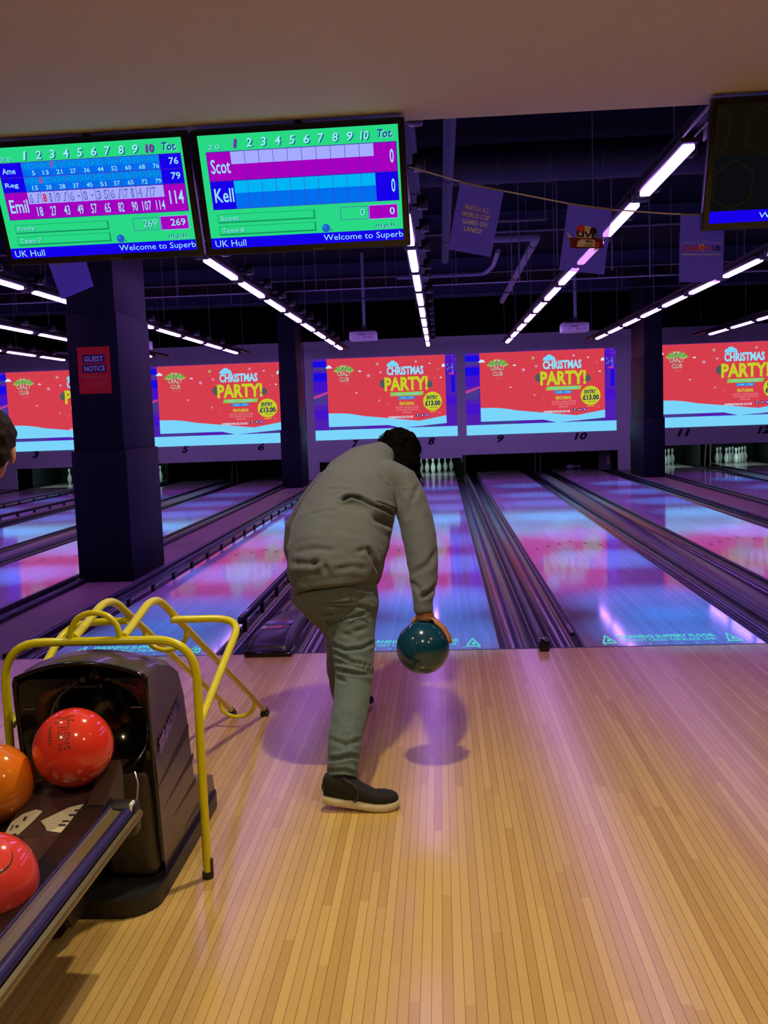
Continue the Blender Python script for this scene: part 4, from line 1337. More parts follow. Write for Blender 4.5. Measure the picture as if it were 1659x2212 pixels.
fs.append([4 * NA + k for k in range(NA)])
m.add(vs, fs, M_BLACKGLOSS, True)
m.build('front_panel', BR)['label'] = 'gloss black front panel with a round ball opening'
# gloss moulding along the top edge of the front
m = MB()
arc = [(x, fy(0.7) - 0.004, front_z(x) - 0.002) for x in [-0.195 + 0.39 * i / 16 for i in range(17)]]
m.tube([(-0.198, -0.27, 0.10), (-0.199, -0.325, 0.62), (-0.199, -0.329, 0.68)] + arc + [(0.199, -0.329, 0.68), (0.199, -0.325, 0.62), (0.198, -0.27, 0.10)], 0.007, M_BLACKGLOSS, 8)
m.build('edge_moulding', BR)
# little crest and script line on the front
m = MB()
d = Draw(m, 0.118, 0.034, (-0.047, -0.3290, 0.662), eps=0.0006)
d.frame(0.44, 0.02, 0.54, 0.42, 0.018, mat('crest_gold', (0.12, 0.07, 0.03), 0.5), 1)
d.text('Brunswick', 0.0, 0.58, 1.0, 0.98, mat('script_silver', (0.05, 0.045, 0.04), 0.5), 1, -0.012, 0.3)
m.build('maker_lettering', BR)
# thin catch lines on the front
m = MB()
for x in (-0.16, 0.165):
    m.box(x - 0.018, x + 0.018, -0.3262, -0.3252, 0.60, 0.602, M_STEEL)
m.build('panel_catches', BR)
# chrome word rising along the side
m = MB()
d = Draw(m, 0.262, 0.046, (0.2012, -0.245, 0.428), (0, 0.962, 0.272), (0, -0.05, 0.998), (1, 0, 0), 0.0015)
for l in range(4):
    d.text('BRUNSWICK', 0, 0, 1, 1, M_CHROME, l, 0.02)
m.build('chrome_lettering', BR)
# dark slots at the foot of the side panel
m = MB()
for (y0, z0, y1, z1, w0) in ((-0.30, 0.325, 0.092, 0.418, 0.042), (-0.245, 0.248, 0.135, 0.298, 0.024), (-0.155, 0.182, 0.15, 0.203, 0.021), (-0.035, 0.092, 0.165, 0.106, 0.018)):
    m = MB()
    m.add([(0.2006, y0, z0), (0.2006, y1, z1 - w0), (0.2006, y1 + 0.01, z1 - w0 * 0.3), (0.2006, y1, z1)], [(0, 1, 2, 3)], mat('slot_black', (0.004, 0.004, 0.012), 0.5))
    m.build('vent_slot', BR)
m = MB()
# plinth legs under the front corner
m = MB(); m.bbox(0.03, 0.188, -0.30, -0.18, 0.055, 0.40, mat('bronze_dark', (0.045, 0.034, 0.02), 0.45), 0.03, 3); m.build('corner_post', BR)
m = MB(); m.bbox(-0.188, 0.0, -0.27, -0.15, 0.055, 0.42, M_BLACK, 0.02, 2); m.build('inner_post', BR)

# rack in front of it
RK = thing('ball_rack', 'dark ball rack with blue striped side rails running toward the viewer', 'ball rack', (-1.44, -3.10, 0))
M_TRAY = mat('maroon_tray', (0.06, 0.028, 0.028), 0.22, coat=0.4)
M_RAILB = mat('rail_navy', (0.02, 0.018, 0.085), 0.28)
M_RAILY = mat('rail_brass', (0.20, 0.155, 0.065), 0.3, metal=0.4)
TRAY_A = [(-0.125, 0.44), (-0.19, 0.437), (-0.36, 0.378), (-0.72, 0.316), (-2.60, 0.300)]
TRAY_B = [(-0.125, 0.356), (-0.72, 0.316), (-2.60, 0.300)]
m = MB()
m.prism(TRAY_A + [(y, z - 0.02) for y, z in TRAY_A[::-1]], 'x', -0.05, 0.135, M_TRAY)
m.prism(TRAY_B + [(y, z - 0.02) for y, z in TRAY_B[::-1]], 'x', -0.255, -0.051, M_TRAY)
m.build('tray', RK)
for sx in (1, -1):
    q = lambda x: x if sx > 0 else -0.12 - x
    t = MB()
    pr = [(0.203, 0.40), (0.206, 0.418), (0.212, 0.420), (0.218, 0.414), (0.243, 0.410), (0.243, 0.398), (0.270, 0.394), (0.274, 0.400), (0.284, 0.397), (0.287, 0.390), (0.284, 0.380), (0.268, 0.372), (0.225, 0.335)]
    t.prism([(q(x), z) for x, z in pr], 'y', -2.60, -0.245, M_RAILY, False)
    o = t.build('side_rail', RK)
    t = MB()
    t.tube([(q(0.208), -2.602, 0.4205), (q(0.208), -0.235, 0.4205)], 0.004, M_RAILB, 8)
    t.build('edge_stripe', o)
    t = MB()
    t.prism([(q(x), z) for x, z in ((0.2435, 0.396), (0.2435, 0.414), (0.250, 0.420), (0.262, 0.418), (0.270, 0.408), (0.272, 0.394))], 'y', -2.602, -0.235, M_RAILB, True)
    t.build('blue_stripe', o)
    t = MB()
    t.bbox(min(q(0.196), q(0.276)), max(q(0.196), q(0.276)), -0.285, -0.225, 0.335, 0.425, M_BLACK, 0.012)
    b_ = t.build('rail_bracket', RK)
    t = MB()
    t.prism([(-0.27, 0.36), (-0.29, 0.43), (-0.20, 0.475), (-0.155, 0.505), (-0.14, 0.48), (-0.14, 0.38)], 'x', min(q(0.150), q(0.20)), max(q(0.150), q(0.20)), mat('flap_brown', (0.022, 0.009, 0.007), 0.35))
    t.build('end_flap', b_)
    t = MB(); t.tube([(q(0.245), -0.17, 0.475), (q(0.262), -0.20, 0.455), (q(0.270), -0.245, 0.415), (q(0.268), -0.27, 0.385)], 0.003, M_CHROME, 8); t.build('spring_clip', b_)
    t = MB(); t.bbox(min(q(0.262), q(0.270)), max(q(0.262), q(0.270)), -0.285, -0.255, 0.405, 0.43, M_WHITE, 0.003); t.build('white_tag', b_)
m = MB()
m.prism([(-0.24, 0.30), (-0.24, 0.43), (-2.60, 0.30), (-2.60, 0.27)], 'x', 0.137, 0.204, mat('rack_black', (0.012, 0.01, 0.009), 0.25))
m.build('inner_wall', RK)
m = MB()
m.prism([(-0.10, 0.05), (-0.22, 0.05), (-0.42, 0.33), (-0.24, 0.37)], 'x', -0.16, 0.06, M_BLACK)
m.build('under_support', RK)
m = MB(); m.tube([(0.10, -0.62, 0.36), (0.15, -0.585, 0.368), (0.19, -0.58, 0.362)], 0.004, M_CHROME, 8); m.build('wire_hook', RK)
m = MB(); m.bbox(-0.2, 0.1, -2.5, -2.3, 0.0005, 0.04, M_BLACK, 0.01); m.bbox(-0.1, 0.0, -2.45, -2.35, 0.04, 0.30, M_BLACK, 0.01); m.build('foot', RK)
# torn paper labels on the tray
M_PAPER = mat('torn_paper', (0.62, 0.56, 0.42), 0.8)
M_INK = mat('ink', (0.03, 0.03, 0.03), 0.7)
def tray_z(y):
    pts = TRAY_A
    for (a, b) in zip(pts, pts[1:]):
        if y >= b[0]:
            return a[1] + (b[1] - a[1]) * (y - a[0]) / (b[0] - a[0])
    return 0.30
def paper(pts, label, marks):
    m = MB()
    m.add([(x, y, tray_z(y) + 0.0015) for x, y in pts], [tuple(range(len(pts)))], M_PAPER)
    o = m.build('paper_label', RK)
    o['label'] = label
    k = MB()
    for (x0, y0, x1, y1) in marks:
        k.add([(x0, y0, tray_z(y0) + 0.0024), (x1, y0, tray_z(y0) + 0.0024), (x1, y1, tray_z(y1) + 0.0024), (x0, y1, tray_z(y1) + 0.0024)], [(0, 1, 2, 3)], M_INK)
    k.build('ink_marks', o)
paper([(0.0, -0.268), (-0.03, -0.285), (-0.049, -0.315), (-0.049, -0.366), (-0.02, -0.352), (-0.012, -0.36), (0.008, -0.315), (0.022, -0.275)], 'torn cream paper label with black marks', [(-0.03, -0.335, -0.022, -0.325), (-0.04, -0.345, -0.036, -0.325), (-0.02, -0.31, -0.012, -0.295)])
paper([(0.125, -0.25), (0.09, -0.262), (0.03, -0.31), (0.05, -0.33), (0.06, -0.345), (0.10, -0.352), (0.128, -0.275)], 'torn cream paper label by the rail', [(0.085, -0.33, 0.105, -0.323), (0.09, -0.316, 0.11, -0.31), (0.10, -0.295, 0.118, -0.288), (0.11, -0.278, 0.122, -0.271)])

# ------------------------------------------------------------------ balls
def ball_mat(name, a, b, scale, rough=0.12):
    m = bpy.data.materials.new(name)
    m.use_nodes = True
    nt = m.node_tree
    p = nt.nodes['Principled BSDF']
    tc = nt.nodes.new('ShaderNodeTexCoord')
    n = nt.nodes.new('ShaderNodeTexNoise')
    n.inputs['Scale'].default_value = scale
    n.inputs['Detail'].default_value = 5
    n.inputs['Distortion'].default_value = 1.2
    mx = nt.nodes.new('ShaderNodeMix')
    mx.data_type = 'RGBA'
    mx.inputs[6].default_value = (*a, 1)
    mx.inputs[7].default_value = (*b, 1)
    nt.links.new(tc.outputs['Object'], n.inputs['Vector'])
    nt.links.new(n.outputs['Fac'], mx.inputs[0])
    nt.links.new(mx.outputs[2], p.inputs['Base Color'])
    p.inputs['Roughness'].default_value = rough
    p.inputs['Coat Weight'].default_value = 0.5
    p.inputs['Coat Roughness'].default_value = 0.05
    return m
def ball(loc, m_, label, r=0.1088):
    b = MB(); b.ellipsoid((0, 0, 0), r, r, r, m_, 48)
    o = b.build('bowling_ball')
    o.location = loc
    tag(o, label, 'bowling ball', 'bowling balls')
    return o
def ball_art(parent, name, fn, dirv, upv, r=0.1088, sz=0.12):
    """lettering wrapped on the ball: u right, v down in metres about the direction dirv"""
    dv = Vector(dirv).normalized(); uv = (Vector(upv) - dv * Vector(upv).dot(dv)).normalized(); rv = uv.cross(dv)
    a = MB()
    class D3(Draw):
        def p(s, u, v, l):
            x, y = (u - 0.5) * s.w, (0.5 - v) * s.h
            q = (dv * r + rv * x + uv * y).normalized()
            return q * (r + 0.0004 + l * 0.0002)
    fn(D3(a, sz, sz))
    o = a.build(name, parent)
    return o
red = ball((-1.363, -3.272, 0.549), ball_mat('red_ball', (0.80, 0.030, 0.016), (0.88, 0.065, 0.035), 6), 'red ball with black lettering sitting in the outlet of the ball return')
def art_red(d):
    d.text('XTREME', 0.05, 0.30, 0.85, 0.52, M_INK, 1, 0.0)
    d.text('XTREME', 0.06, 0.325, 0.84, 0.50, mat('ball_outline', (0.6, 0.03, 0.02), 0.3), 2, -0.012)
    d.text('X', 0.02, 0.20, 0.26, 0.58, M_INK, 3, 0.0)
    d.text('X', 0.045, 0.24, 0.235, 0.54, MATS['ball_outline'], 4, -0.01)
    d.text('KSMALL', 0.28, 0.64, 0.68, 0.72, M_INK, 1, 0.0)
ball_art(red, 'ball_lettering', art_red, (-0.033, -0.76, 0.593), (1.0, 0.08, 0.22), sz=0.145)
def finger_holes(parent, dirv, upv, r=0.1088, s=1.0):
    def fn(d):
        for (u, v, rr) in ((0.36, 0.42, 0.105), (0.64, 0.42, 0.105), (0.5, 0.86, 0.12)):
            d.disc(u, v, rr * s, M_BLACK, 1, 18)
    o = ball_art(parent, 'finger_holes', fn, dirv, upv, r)
finger_holes(red, (0.1, 0.85, 0.3), (0, 0, 1))
orange = ball((-1.572, -3.328, 0.468), ball_mat('orange_ball', (0.72, 0.12, 0.006), (0.90, 0.28, 0.02), 9), 'orange marbled ball cut by the left edge of the picture')
finger_holes(orange, (-0.75, -0.2, 0.62), (0, 1, 0))
pink = ball((-1.358, -3.816, 0.428), ball_mat('coral_ball', (0.86, 0.050, 0.040), (0.90, 0.085, 0.07), 5), 'coral red ball with a curved black emblem, nearest on the rack')
def art_pink(d):
    pts = []
    for k in range(15):
        a = -0.05 * PI + 1.0 * PI * k / 14
        pts.append((0.38 + 0.46 * math.cos(a), 0.42 + 0.40 * math.sin(a)))
    for k in range(14):
        wq = 0.02 + 0.03 * math.sin(PI * k / 14)
        (u0, v0), (u1, v1) = pts[k], pts[k + 1]
        d.poly([(u0, v0), (u1, v1), (u1 - (u1 - 0.38) * wq * 2, v1 - (v1 - 0.42) * wq * 2), (u0 - (u0 - 0.38) * wq * 2, v0 - (v0 - 0.42) * wq * 2)], M_INK, 1)
    d.text('U', 0.20, 0.28, 0.55, 0.62, M_INK, 1, 0.0)
    d.text('U', 0.225, 0.305, 0.525, 0.595, mat('coral_fill', (0.8, 0.05, 0.04), 0.3), 2, -0.02)
ball_art(pink, 'ball_emblem', art_pink, (0.50, -0.56, 0.83), (0.03, 0.1, 0.99))
finger_holes(pink, (-0.6, -0.1, 0.75), (0, 1, 0))
blue = ball((-0.416, -1.945, 0.491), ball_mat('teal_ball', (0.002, 0.034, 0.10), (0.002, 0.075, 0.135), 7, 0.16), 'glossy dark teal ball swinging in the hand of the bowler')

# ------------------------------------------------------------------ yellow ramp
RP = thing('bowling_ramp', 'yellow tubular ball ramp standing astride the ball return', 'ramp', (-1.40, -2.93, 0))
def rp(pts, rad, r, name, extra=None):
    base = Vector((-1.40, -2.93, 0))
    m = MB(); m.tube([p - base for p in fillet(pts, rad, 9)], r, M_YELLOW, 14)
    return m.build(name, RP)
yF = -2.93
rp([(-1.706, yF, 0.002), (-1.706, yF, 0.77), (-1.096, yF, 0.77), (-1.096, yF, 0.002)], 0.13, 0.0135, 'front_frame')
for nm, xa, xb, xc in (('left', -1.478, -1.460, -1.379), ('right', -1.321, -1.303, -1.217)):
    rp([(xa, -2.925, 0.782), (xa + 0.006, -2.86, 0.80), (xb, -2.645, 0.862), (xc, -1.258, 0.030)], [0.03, 0.15], 0.0135, 'ramp_rail')
    m = MB(); base = Vector((-1.40, -2.93, 0))
    a = Vector((xc, -1.258, 0.030)) - base
    dr = Vector((xc - xb, 1.387, -0.875)).normalized()
    m.tube([a - dr * 0.02, a + dr * 0.018], 0.0165, M_BLACK, 12)
    m.bbox(a.x - 0.02, a.x + 0.02, a.y - 0.015, a.y + 0.03, 0.0005, 0.022, M_BLACK, 0.005)
    m.build('rubber_foot', RP)['label'] = 'black rubber foot'
rp([(-1.296, -2.49, 0.742), (-1.062, -2.39, 0.722), (-1.098, -2.915, 0.50)], 0.11, 0.0135, 'side_brace')
rp([(-1.450, -2.49, 0.742), (-1.70, -2.42, 0.722), (-1.705, -2.915, 0.50)], 0.12, 0.0135, 'side_brace')
def droop(y, z, xl, xr, dp):
    base = Vector((-1.40, -2.93, 0))
    m = MB(); m.tube([Vector(((xl + xr) / 2 - math.cos(PI * i / 16) * (xr - xl) / 2, y, z - dp * math.sin(PI * i / 16) ** 0.75)) - base for i in range(17)], 0.0095, M_YELLOW, 12)
    m.build('cross_loop', RP)
droop(-2.335, 0.680, -1.443, -1.283, 0.085)
droop(-1.44, 0.130, -1.390, -1.228, 0.075)
droop(yF, 0.772, -1.488, -1.332, -0.088)
for x in (-1.706, -1.096):
    m = MB(); m.lathe([(0, 0), (0.0175, 0), (0.0175, 0.02), (0.014, 0.022)], M_BLACK, (x + 1.40, 0, 0.0003), 14)
    m.box(x + 1.40 + 0.0125, x + 1.40 + 0.0178, -0.008, 0.008, 0.003, 0.062, M_BLACK)
    m.build('rubber_foot', RP)['label'] = 'black rubber foot'

# ================================================================== people
SKIN = mat('skin', (0.52, 0.235, 0.13), 0.5, noise_amt=0.08, noise_scale=30)
HAIR = mat('dark_hair', (0.003, 0.0024, 0.0028), 0.9, spec=0.04)
SHIRT = mat('grey_shirt_cloth', (0.112, 0.127, 0.148), 0.9, sheen=0.1, noise_amt=0.10, noise_scale=60, bump=0.15)
JEANS = mat('grey_denim', (0.108, 0.150, 0.165), 0.88, sheen=0.1, noise_amt=0.16, noise_scale=45, bump=0.2)
SHOE = mat('black_knit', (0.010, 0.010, 0.010), 0.85)
SHOE2 = mat('shoe_grey_band', (0.035, 0.032, 0.026), 0.8)
SOLE = mat('worn_white_sole', (0.60, 0.52, 0.36), 0.7, noise_amt=0.35, noise_scale=70)
EYEW = mat('eye_white', (0.75, 0.73, 0.7), 0.2)
LIPS = mat('lips', (0.36, 0.10, 0.08), 0.5)

def frame_of(fwd, up):
    f = Vector(fwd).normalized()
    r = f.cross(Vector(up)).normalized()
    u = r.cross(f)
    return Matrix((r, f, u)).transposed()      # columns: right, forward, up

def head_into(mb, c, fwd, up, s=1.0, m=None):
    m = m or SKIN
    R = frame_of(fwd, up)
    c = Vector(c)
    P = lambda x, y, z: c + R @ Vector((x * s, y * s, z * s))
    mb.ellipsoid(P(0, -0.012, 0.03), 0.074 * s, 0.094 * s, 0.085 * s, m, 24, R)      # skull
    mb.ellipsoid(P(0, 0.018, -0.045), 0.058 * s, 0.066 * s, 0.07 * s, m, 20, R)      # face and jaw
    mb.ellipsoid(P(0, 0.048, -0.098), 0.026 * s, 0.024 * s, 0.022 * s, m, 14, R)     # chin
    mb.ellipsoid(P(0, 0.086, -0.02), 0.012 * s, 0.02 * s, 0.03 * s, m, 12, R)        # nose
    mb.ellipsoid(P(0, 0.092, -0.036), 0.017 * s, 0.016 * s, 0.012 * s, m, 12, R)
    for sx in (-1, 1):
        mb.ellipsoid(P(sx * 0.077, -0.012, -0.012), 0.010 * s, 0.022 * s, 0.034 * s, m, 14, R)   # ears
        mb.ellipsoid(P(sx * 0.030, 0.064, 0.018), 0.026 * s, 0.018 * s, 0.010 * s, m, 12, R)     # brow
        mb.ellipsoid(P(sx * 0.040, 0.05, -0.035), 0.022 * s, 0.024 * s, 0.022 * s, m, 12, R)     # cheek
    return R, P
def face_parts(parent, P, R, s=1.0):
    e = MB()
    for sx in (-1, 1):
        e.ellipsoid(P(sx * 0.031, 0.073, -0.002), 0.0125 * s, 0.010 * s, 0.009 * s, EYEW, 14, R)
        e.ellipsoid(P(sx * 0.031, 0.0815, -0.002), 0.0055 * s, 0.003 * s, 0.0055 * s, M_BLACK, 10, R)
    e.build('eyes', parent)
    e = MB(); e.ellipsoid(P(0, 0.079, -0.068), 0.024 * s, 0.008 * s, 0.008 * s, LIPS, 14, R); e.build('mouth', parent)

def finger(mb, pts, r0, r1, m):
    n = len(pts)
    mb.tube(pts, [r0 + (r1 - r0) * i / (n - 1) for i in range(n)], m, 10)
    mb.ellipsoid(pts[-1], r1, r1, r1, m, 10)

def hand_relaxed(mb, wrist, dirv, palm_n, side, s=1.0, curl=0.6):
    """palm and five curled fingers; side=+1 puts the thumb on +cross(dir, palm_n)"""
    d_ = Vector(dirv).normalized()
    pn = Vector(palm_n); pn = (pn - d_ * pn.dot(d_)).normalized()
    sd = d_.cross(pn) * side
    w_ = Vector(wrist)
    mb.loft([(w_ - d_ * 0.01, sd * 0.026 * s, pn * 0.019 * s), (w_ + d_ * 0.02 * s, sd * 0.030 * s, pn * 0.018 * s), (w_ + d_ * 0.055 * s, sd * 0.039 * s, pn * 0.016 * s),
             (w_ + d_ * 0.085 * s, sd * 0.040 * s, pn * 0.013 * s), (w_ + d_ * 0.097 * s, sd * 0.036 * s, pn * 0.008 * s)], SKIN, 18)
    for i, (o, ln) in enumerate(((0.031, 0.072), (0.010, 0.082), (-0.011, 0.076), (-0.030, 0.058))):
        p = w_ + d_ * 0.086 * s + sd * o * s
        a = curl * 0.5
        pts = [p]
        cur = 0.25 * curl
        for seg_ in (0.45, 0.32, 0.23):
            v = d_ * math.cos(cur) + pn * math.sin(cur) + sd * (o * 1.5)
            pts.append(pts[-1] + v.normalized() * ln * s * seg_)
            cur += curl * 0.9
        finger(mb, pts, 0.0088 * s, 0.0068 * s, SKIN)
    p = w_ + d_ * 0.03 * s + sd * 0.028 * s
    t1 = p + (d_ * 0.55 + sd * 0.75 + pn * 0.25).normalized() * 0.036 * s
    t2 = t1 + (d_ * 0.85 + sd * 0.35 + pn * 0.35).normalized() * 0.03 * s
    t3 = t2 + (d_ * 0.95 + sd * 0.05 + pn * 0.35).normalized() * 0.024 * s
    finger(mb, [p, t1, t2, t3], 0.0125 * s, 0.0085 * s, SKIN)

# ------------------------------------------------------------------ the bowler
B0 = Vector((-0.72, -2.0, 0))
bw = thing('person', 'person in a loose grey shirt and grey jeans bending forward to release the teal ball', 'person', B0)
def loc(o):
    """move geometry authored in world space into the frame of its thing"""
    me = o.data
    for v in me.vertices:
        v.co -= B0
    me.update()
    o.parent = bw
    return o

torso = [(-0.770, -1.955, 0.745, 0.168, 0.135), (-0.775, -1.945, 0.790, 0.186, 0.150), (-0.766, -1.89, 0.869, 0.205, 0.155), (-0.752, -1.805, 0.946, 0.214, 0.155),
         (-0.726, -1.72, 1.025, 0.203, 0.150), (-0.695, -1.64, 1.107, 0.182, 0.138), (-0.668, -1.565, 1.172, 0.165, 0.12), (-0.640, -1.50, 1.222, 0.125, 0.095), (-0.603, -1.455, 1.250, 0.085, 0.07)]
rarm = [(-0.555, -1.575, 1.165, 0.075), (-0.495, -1.585, 1.140, 0.078), (-0.462, -1.62, 1.067, 0.076), (-0.438, -1.67, 0.991, 0.075), (-0.423, -1.72, 0.917, 0.073), (-0.411, -1.78, 0.835, 0.067),
        (-0.407, -1.83, 0.764, 0.060), (-0.411, -1.88, 0.714, 0.048), (-0.412, -1.915, 0.674, 0.041), (-0.408, -1.935, 0.640, 0.040), (-0.407, -1.938, 0.628, 0.040)]
larm = [(-0.745, -1.55, 1.175, 0.07), (-0.82, -1.535, 1.14, 0.07), (-0.900, -1.53, 1.054, 0.066), (-0.972, -1.52, 0.945, 0.062), (-0.985, -1.52, 0.86, 0.058), (-0.975, -1.515, 0.77, 0.05), (-0.965, -1.51, 0.70, 0.042), (-0.960, -1.51, 0.665, 0.036)]
rleg = [(-0.710, -1.93, 0.74, 0.115), (-0.700, -1.935, 0.68, 0.112), (-0.706, -1.95, 0.62, 0.105), (-0.703, -1.98, 0.571, 0.097), (-0.696, -2.01, 0.512, 0.087), (-0.692, -2.05, 0.462, 0.081), (-0.691, -2.08, 0.420, 0.076),
        (-0.692, -2.11, 0.381, 0.073), (-0.696, -2.17, 0.326, 0.072), (-0.704, -2.24, 0.275, 0.069), (-0.711, -2.30, 0.224, 0.065), (-0.717, -2.33, 0.188, 0.062), (-0.717, -2.36, 0.153, 0.058), (-0.717, -2.385, 0.112, 0.057)]
lleg = [(-0.840, -1.90, 0.76, 0.11), (-0.862, -1.86, 0.72, 0.105), (-0.835, -1.76, 0.640, 0.094), (-0.795, -1.64, 0.545, 0.084), (-0.790, -1.50, 0.450, 0.082), (-0.807, -1.42, 0.367, 0.075), (-0.820, -1.37, 0.270, 0.070), (-0.825, -1.32, 0.166, 0.061), (-0.821, -1.285, 0.090, 0.056)]
# body (one continuous skin surface, mostly under the clothes)
b = MB()
b.limb([(x, y, z, ra * 0.78, rb * 0.74) for x, y, z, ra, rb in torso], SKIN)
b.limb([(p[0], p[1], p[2], p[3] * 0.62) for p in rarm], SKIN)
b.limb([(p[0], p[1], p[2], p[3] * 0.62) for p in larm], SKIN)
b.limb([(p[0], p[1], p[2], p[3] * 0.66) for p in rleg], SKIN)
b.limb([(p[0], p[1], p[2], p[3] * 0.66) for p in lleg], SKIN)
b.limb([(-0.717, -2.385, 0.125, 0.034), (-0.71, -2.395, 0.085, 0.026), (-0.65, -2.405, 0.052, 0.022), (-0.57, -2.405, 0.040, 0.015)], SKIN, side=(0, 1, 0))
b.limb([(-0.821, -1.285, 0.11, 0.034), (-0.815, -1.27, 0.07, 0.026), (-0.78, -1.22, 0.045, 0.02), (-0.74, -1.17, 0.033, 0.014)], SKIN, side=(0.7, -0.7, 0))
b.limb([(-0.61, -1.47, 1.23, 0.062), (-0.57, -1.43, 1.245, 0.056), (-0.535, -1.39, 1.25, 0.056)], SKIN)
HC = Vector((-0.520, -1.345, 1.228)); HF = Vector((0.12, 0.80, -0.50)); HU = Vector((0.22, 0.48, 0.78))
Rh, Ph = head_into(b, HC, HF, HU, 1.0)
# right hand on the ball
BC = Vector((-0.416, -1.945, 0.491)); BRr = 0.1088
def onb(th, az, off):
    th, az = math.radians(th), math.radians(az)
    return BC + Vector((math.sin(th) * math.cos(az), math.sin(th) * math.sin(az), math.cos(th))) * (BRr + off)
wr = Vector((-0.407, -1.932, 0.640))
k0 = onb(30, 28, 0.013)
b.ellipsoid(onb(9, 60, 0.013), 0.036, 0.038, 0.017, SKIN, 18)
b.loft([(wr + Vector((0, 0, 0.03)), (0.03, 0.0, 0), (0, 0.022, 0)), (wr + Vector((0.003, 0, 0.0)), (0.031, 0.0, 0.004), (0, 0.026, 0)), (wr + Vector((0.012, 0.006, -0.024)), (0.030, 0, -0.006), (0.0, 0.036, 0)),
        (onb(18, 25, 0.017), (0.018, 0, -0.010), (-0.004, 0.042, 0)), (k0, (0.012, 0.004, 0.012), (-0.012, 0.042, 0))], SKIN, 18)
for (az, ths, r0) in ((-14, (26, 46, 62, 74), 0.0092), (8, (27, 50, 70, 84), 0.0095), (30, (27, 50, 70, 83), 0.0092), (52, (26, 44, 60, 71), 0.0085)):
    finger(b, [onb(t, az * (1.0 + 0.1 * i), 0.0105 - 0.001 * i) for i, t in enumerate(ths)], r0, r0 * 0.78, SKIN)
finger(b, [wr + Vector((-0.014, 0.004, -0.006)), onb(9, 150, 0.014), onb(16, 160, 0.009), onb(22, 165, 0.002)], 0.0135, 0.0095, SKIN)
# left hand resting on the knee
hand_relaxed(b, (-0.957, -1.512, 0.650), (0.14, 0.10, -0.98), (0.95, 0.2, 0.1), 1, 1.0, 0.45)
body = remesh(b.build('body'), 0.0046, 3, 0.4)
loc(body)
face_h = MB()
for sx in (-1, 1):
    face_h.ellipsoid(Ph(sx * 0.031, 0.076, -0.002), 0.0125, 0.010, 0.009, EYEW, 14, Rh)
    face_h.ellipsoid(Ph(sx * 0.031, 0.0845, -0.002), 0.0055, 0.003, 0.0055, M_BLACK, 10, Rh)
loc(face_h.build('eyes'))
face_h = MB(); face_h.ellipsoid(Ph(0, 0.083, -0.068), 0.024, 0.008, 0.008, LIPS, 14, Rh); loc(face_h.build('mouth'))
# shirt
s = MB()
s.limb(torso, SHIRT, seg=36)
s.limb(rarm, SHIRT)
s.limb(larm, SHIRT)
s.limb([(-0.64, -1.50, 1.215, 0.09), (-0.60, -1.455, 1.248, 0.075), (-0.575, -1.43, 1.262, 0.069)], SHIRT)       # collar
s.limb([(-0.60, -1.60, 1.16, 0.10, 0.09), (-0.55, -1.585, 1.16, 0.086, 0.086), (-0.50, -1.585, 1.14, 0.078, 0.078)], SHIRT, side=(0, 0.5, 0.8))
s.limb([(-0.70, -1.57, 1.165, 0.09, 0.085), (-0.80, -1.54, 1.15, 0.072, 0.072)], SHIRT, side=(0, 0.5, 0.8))
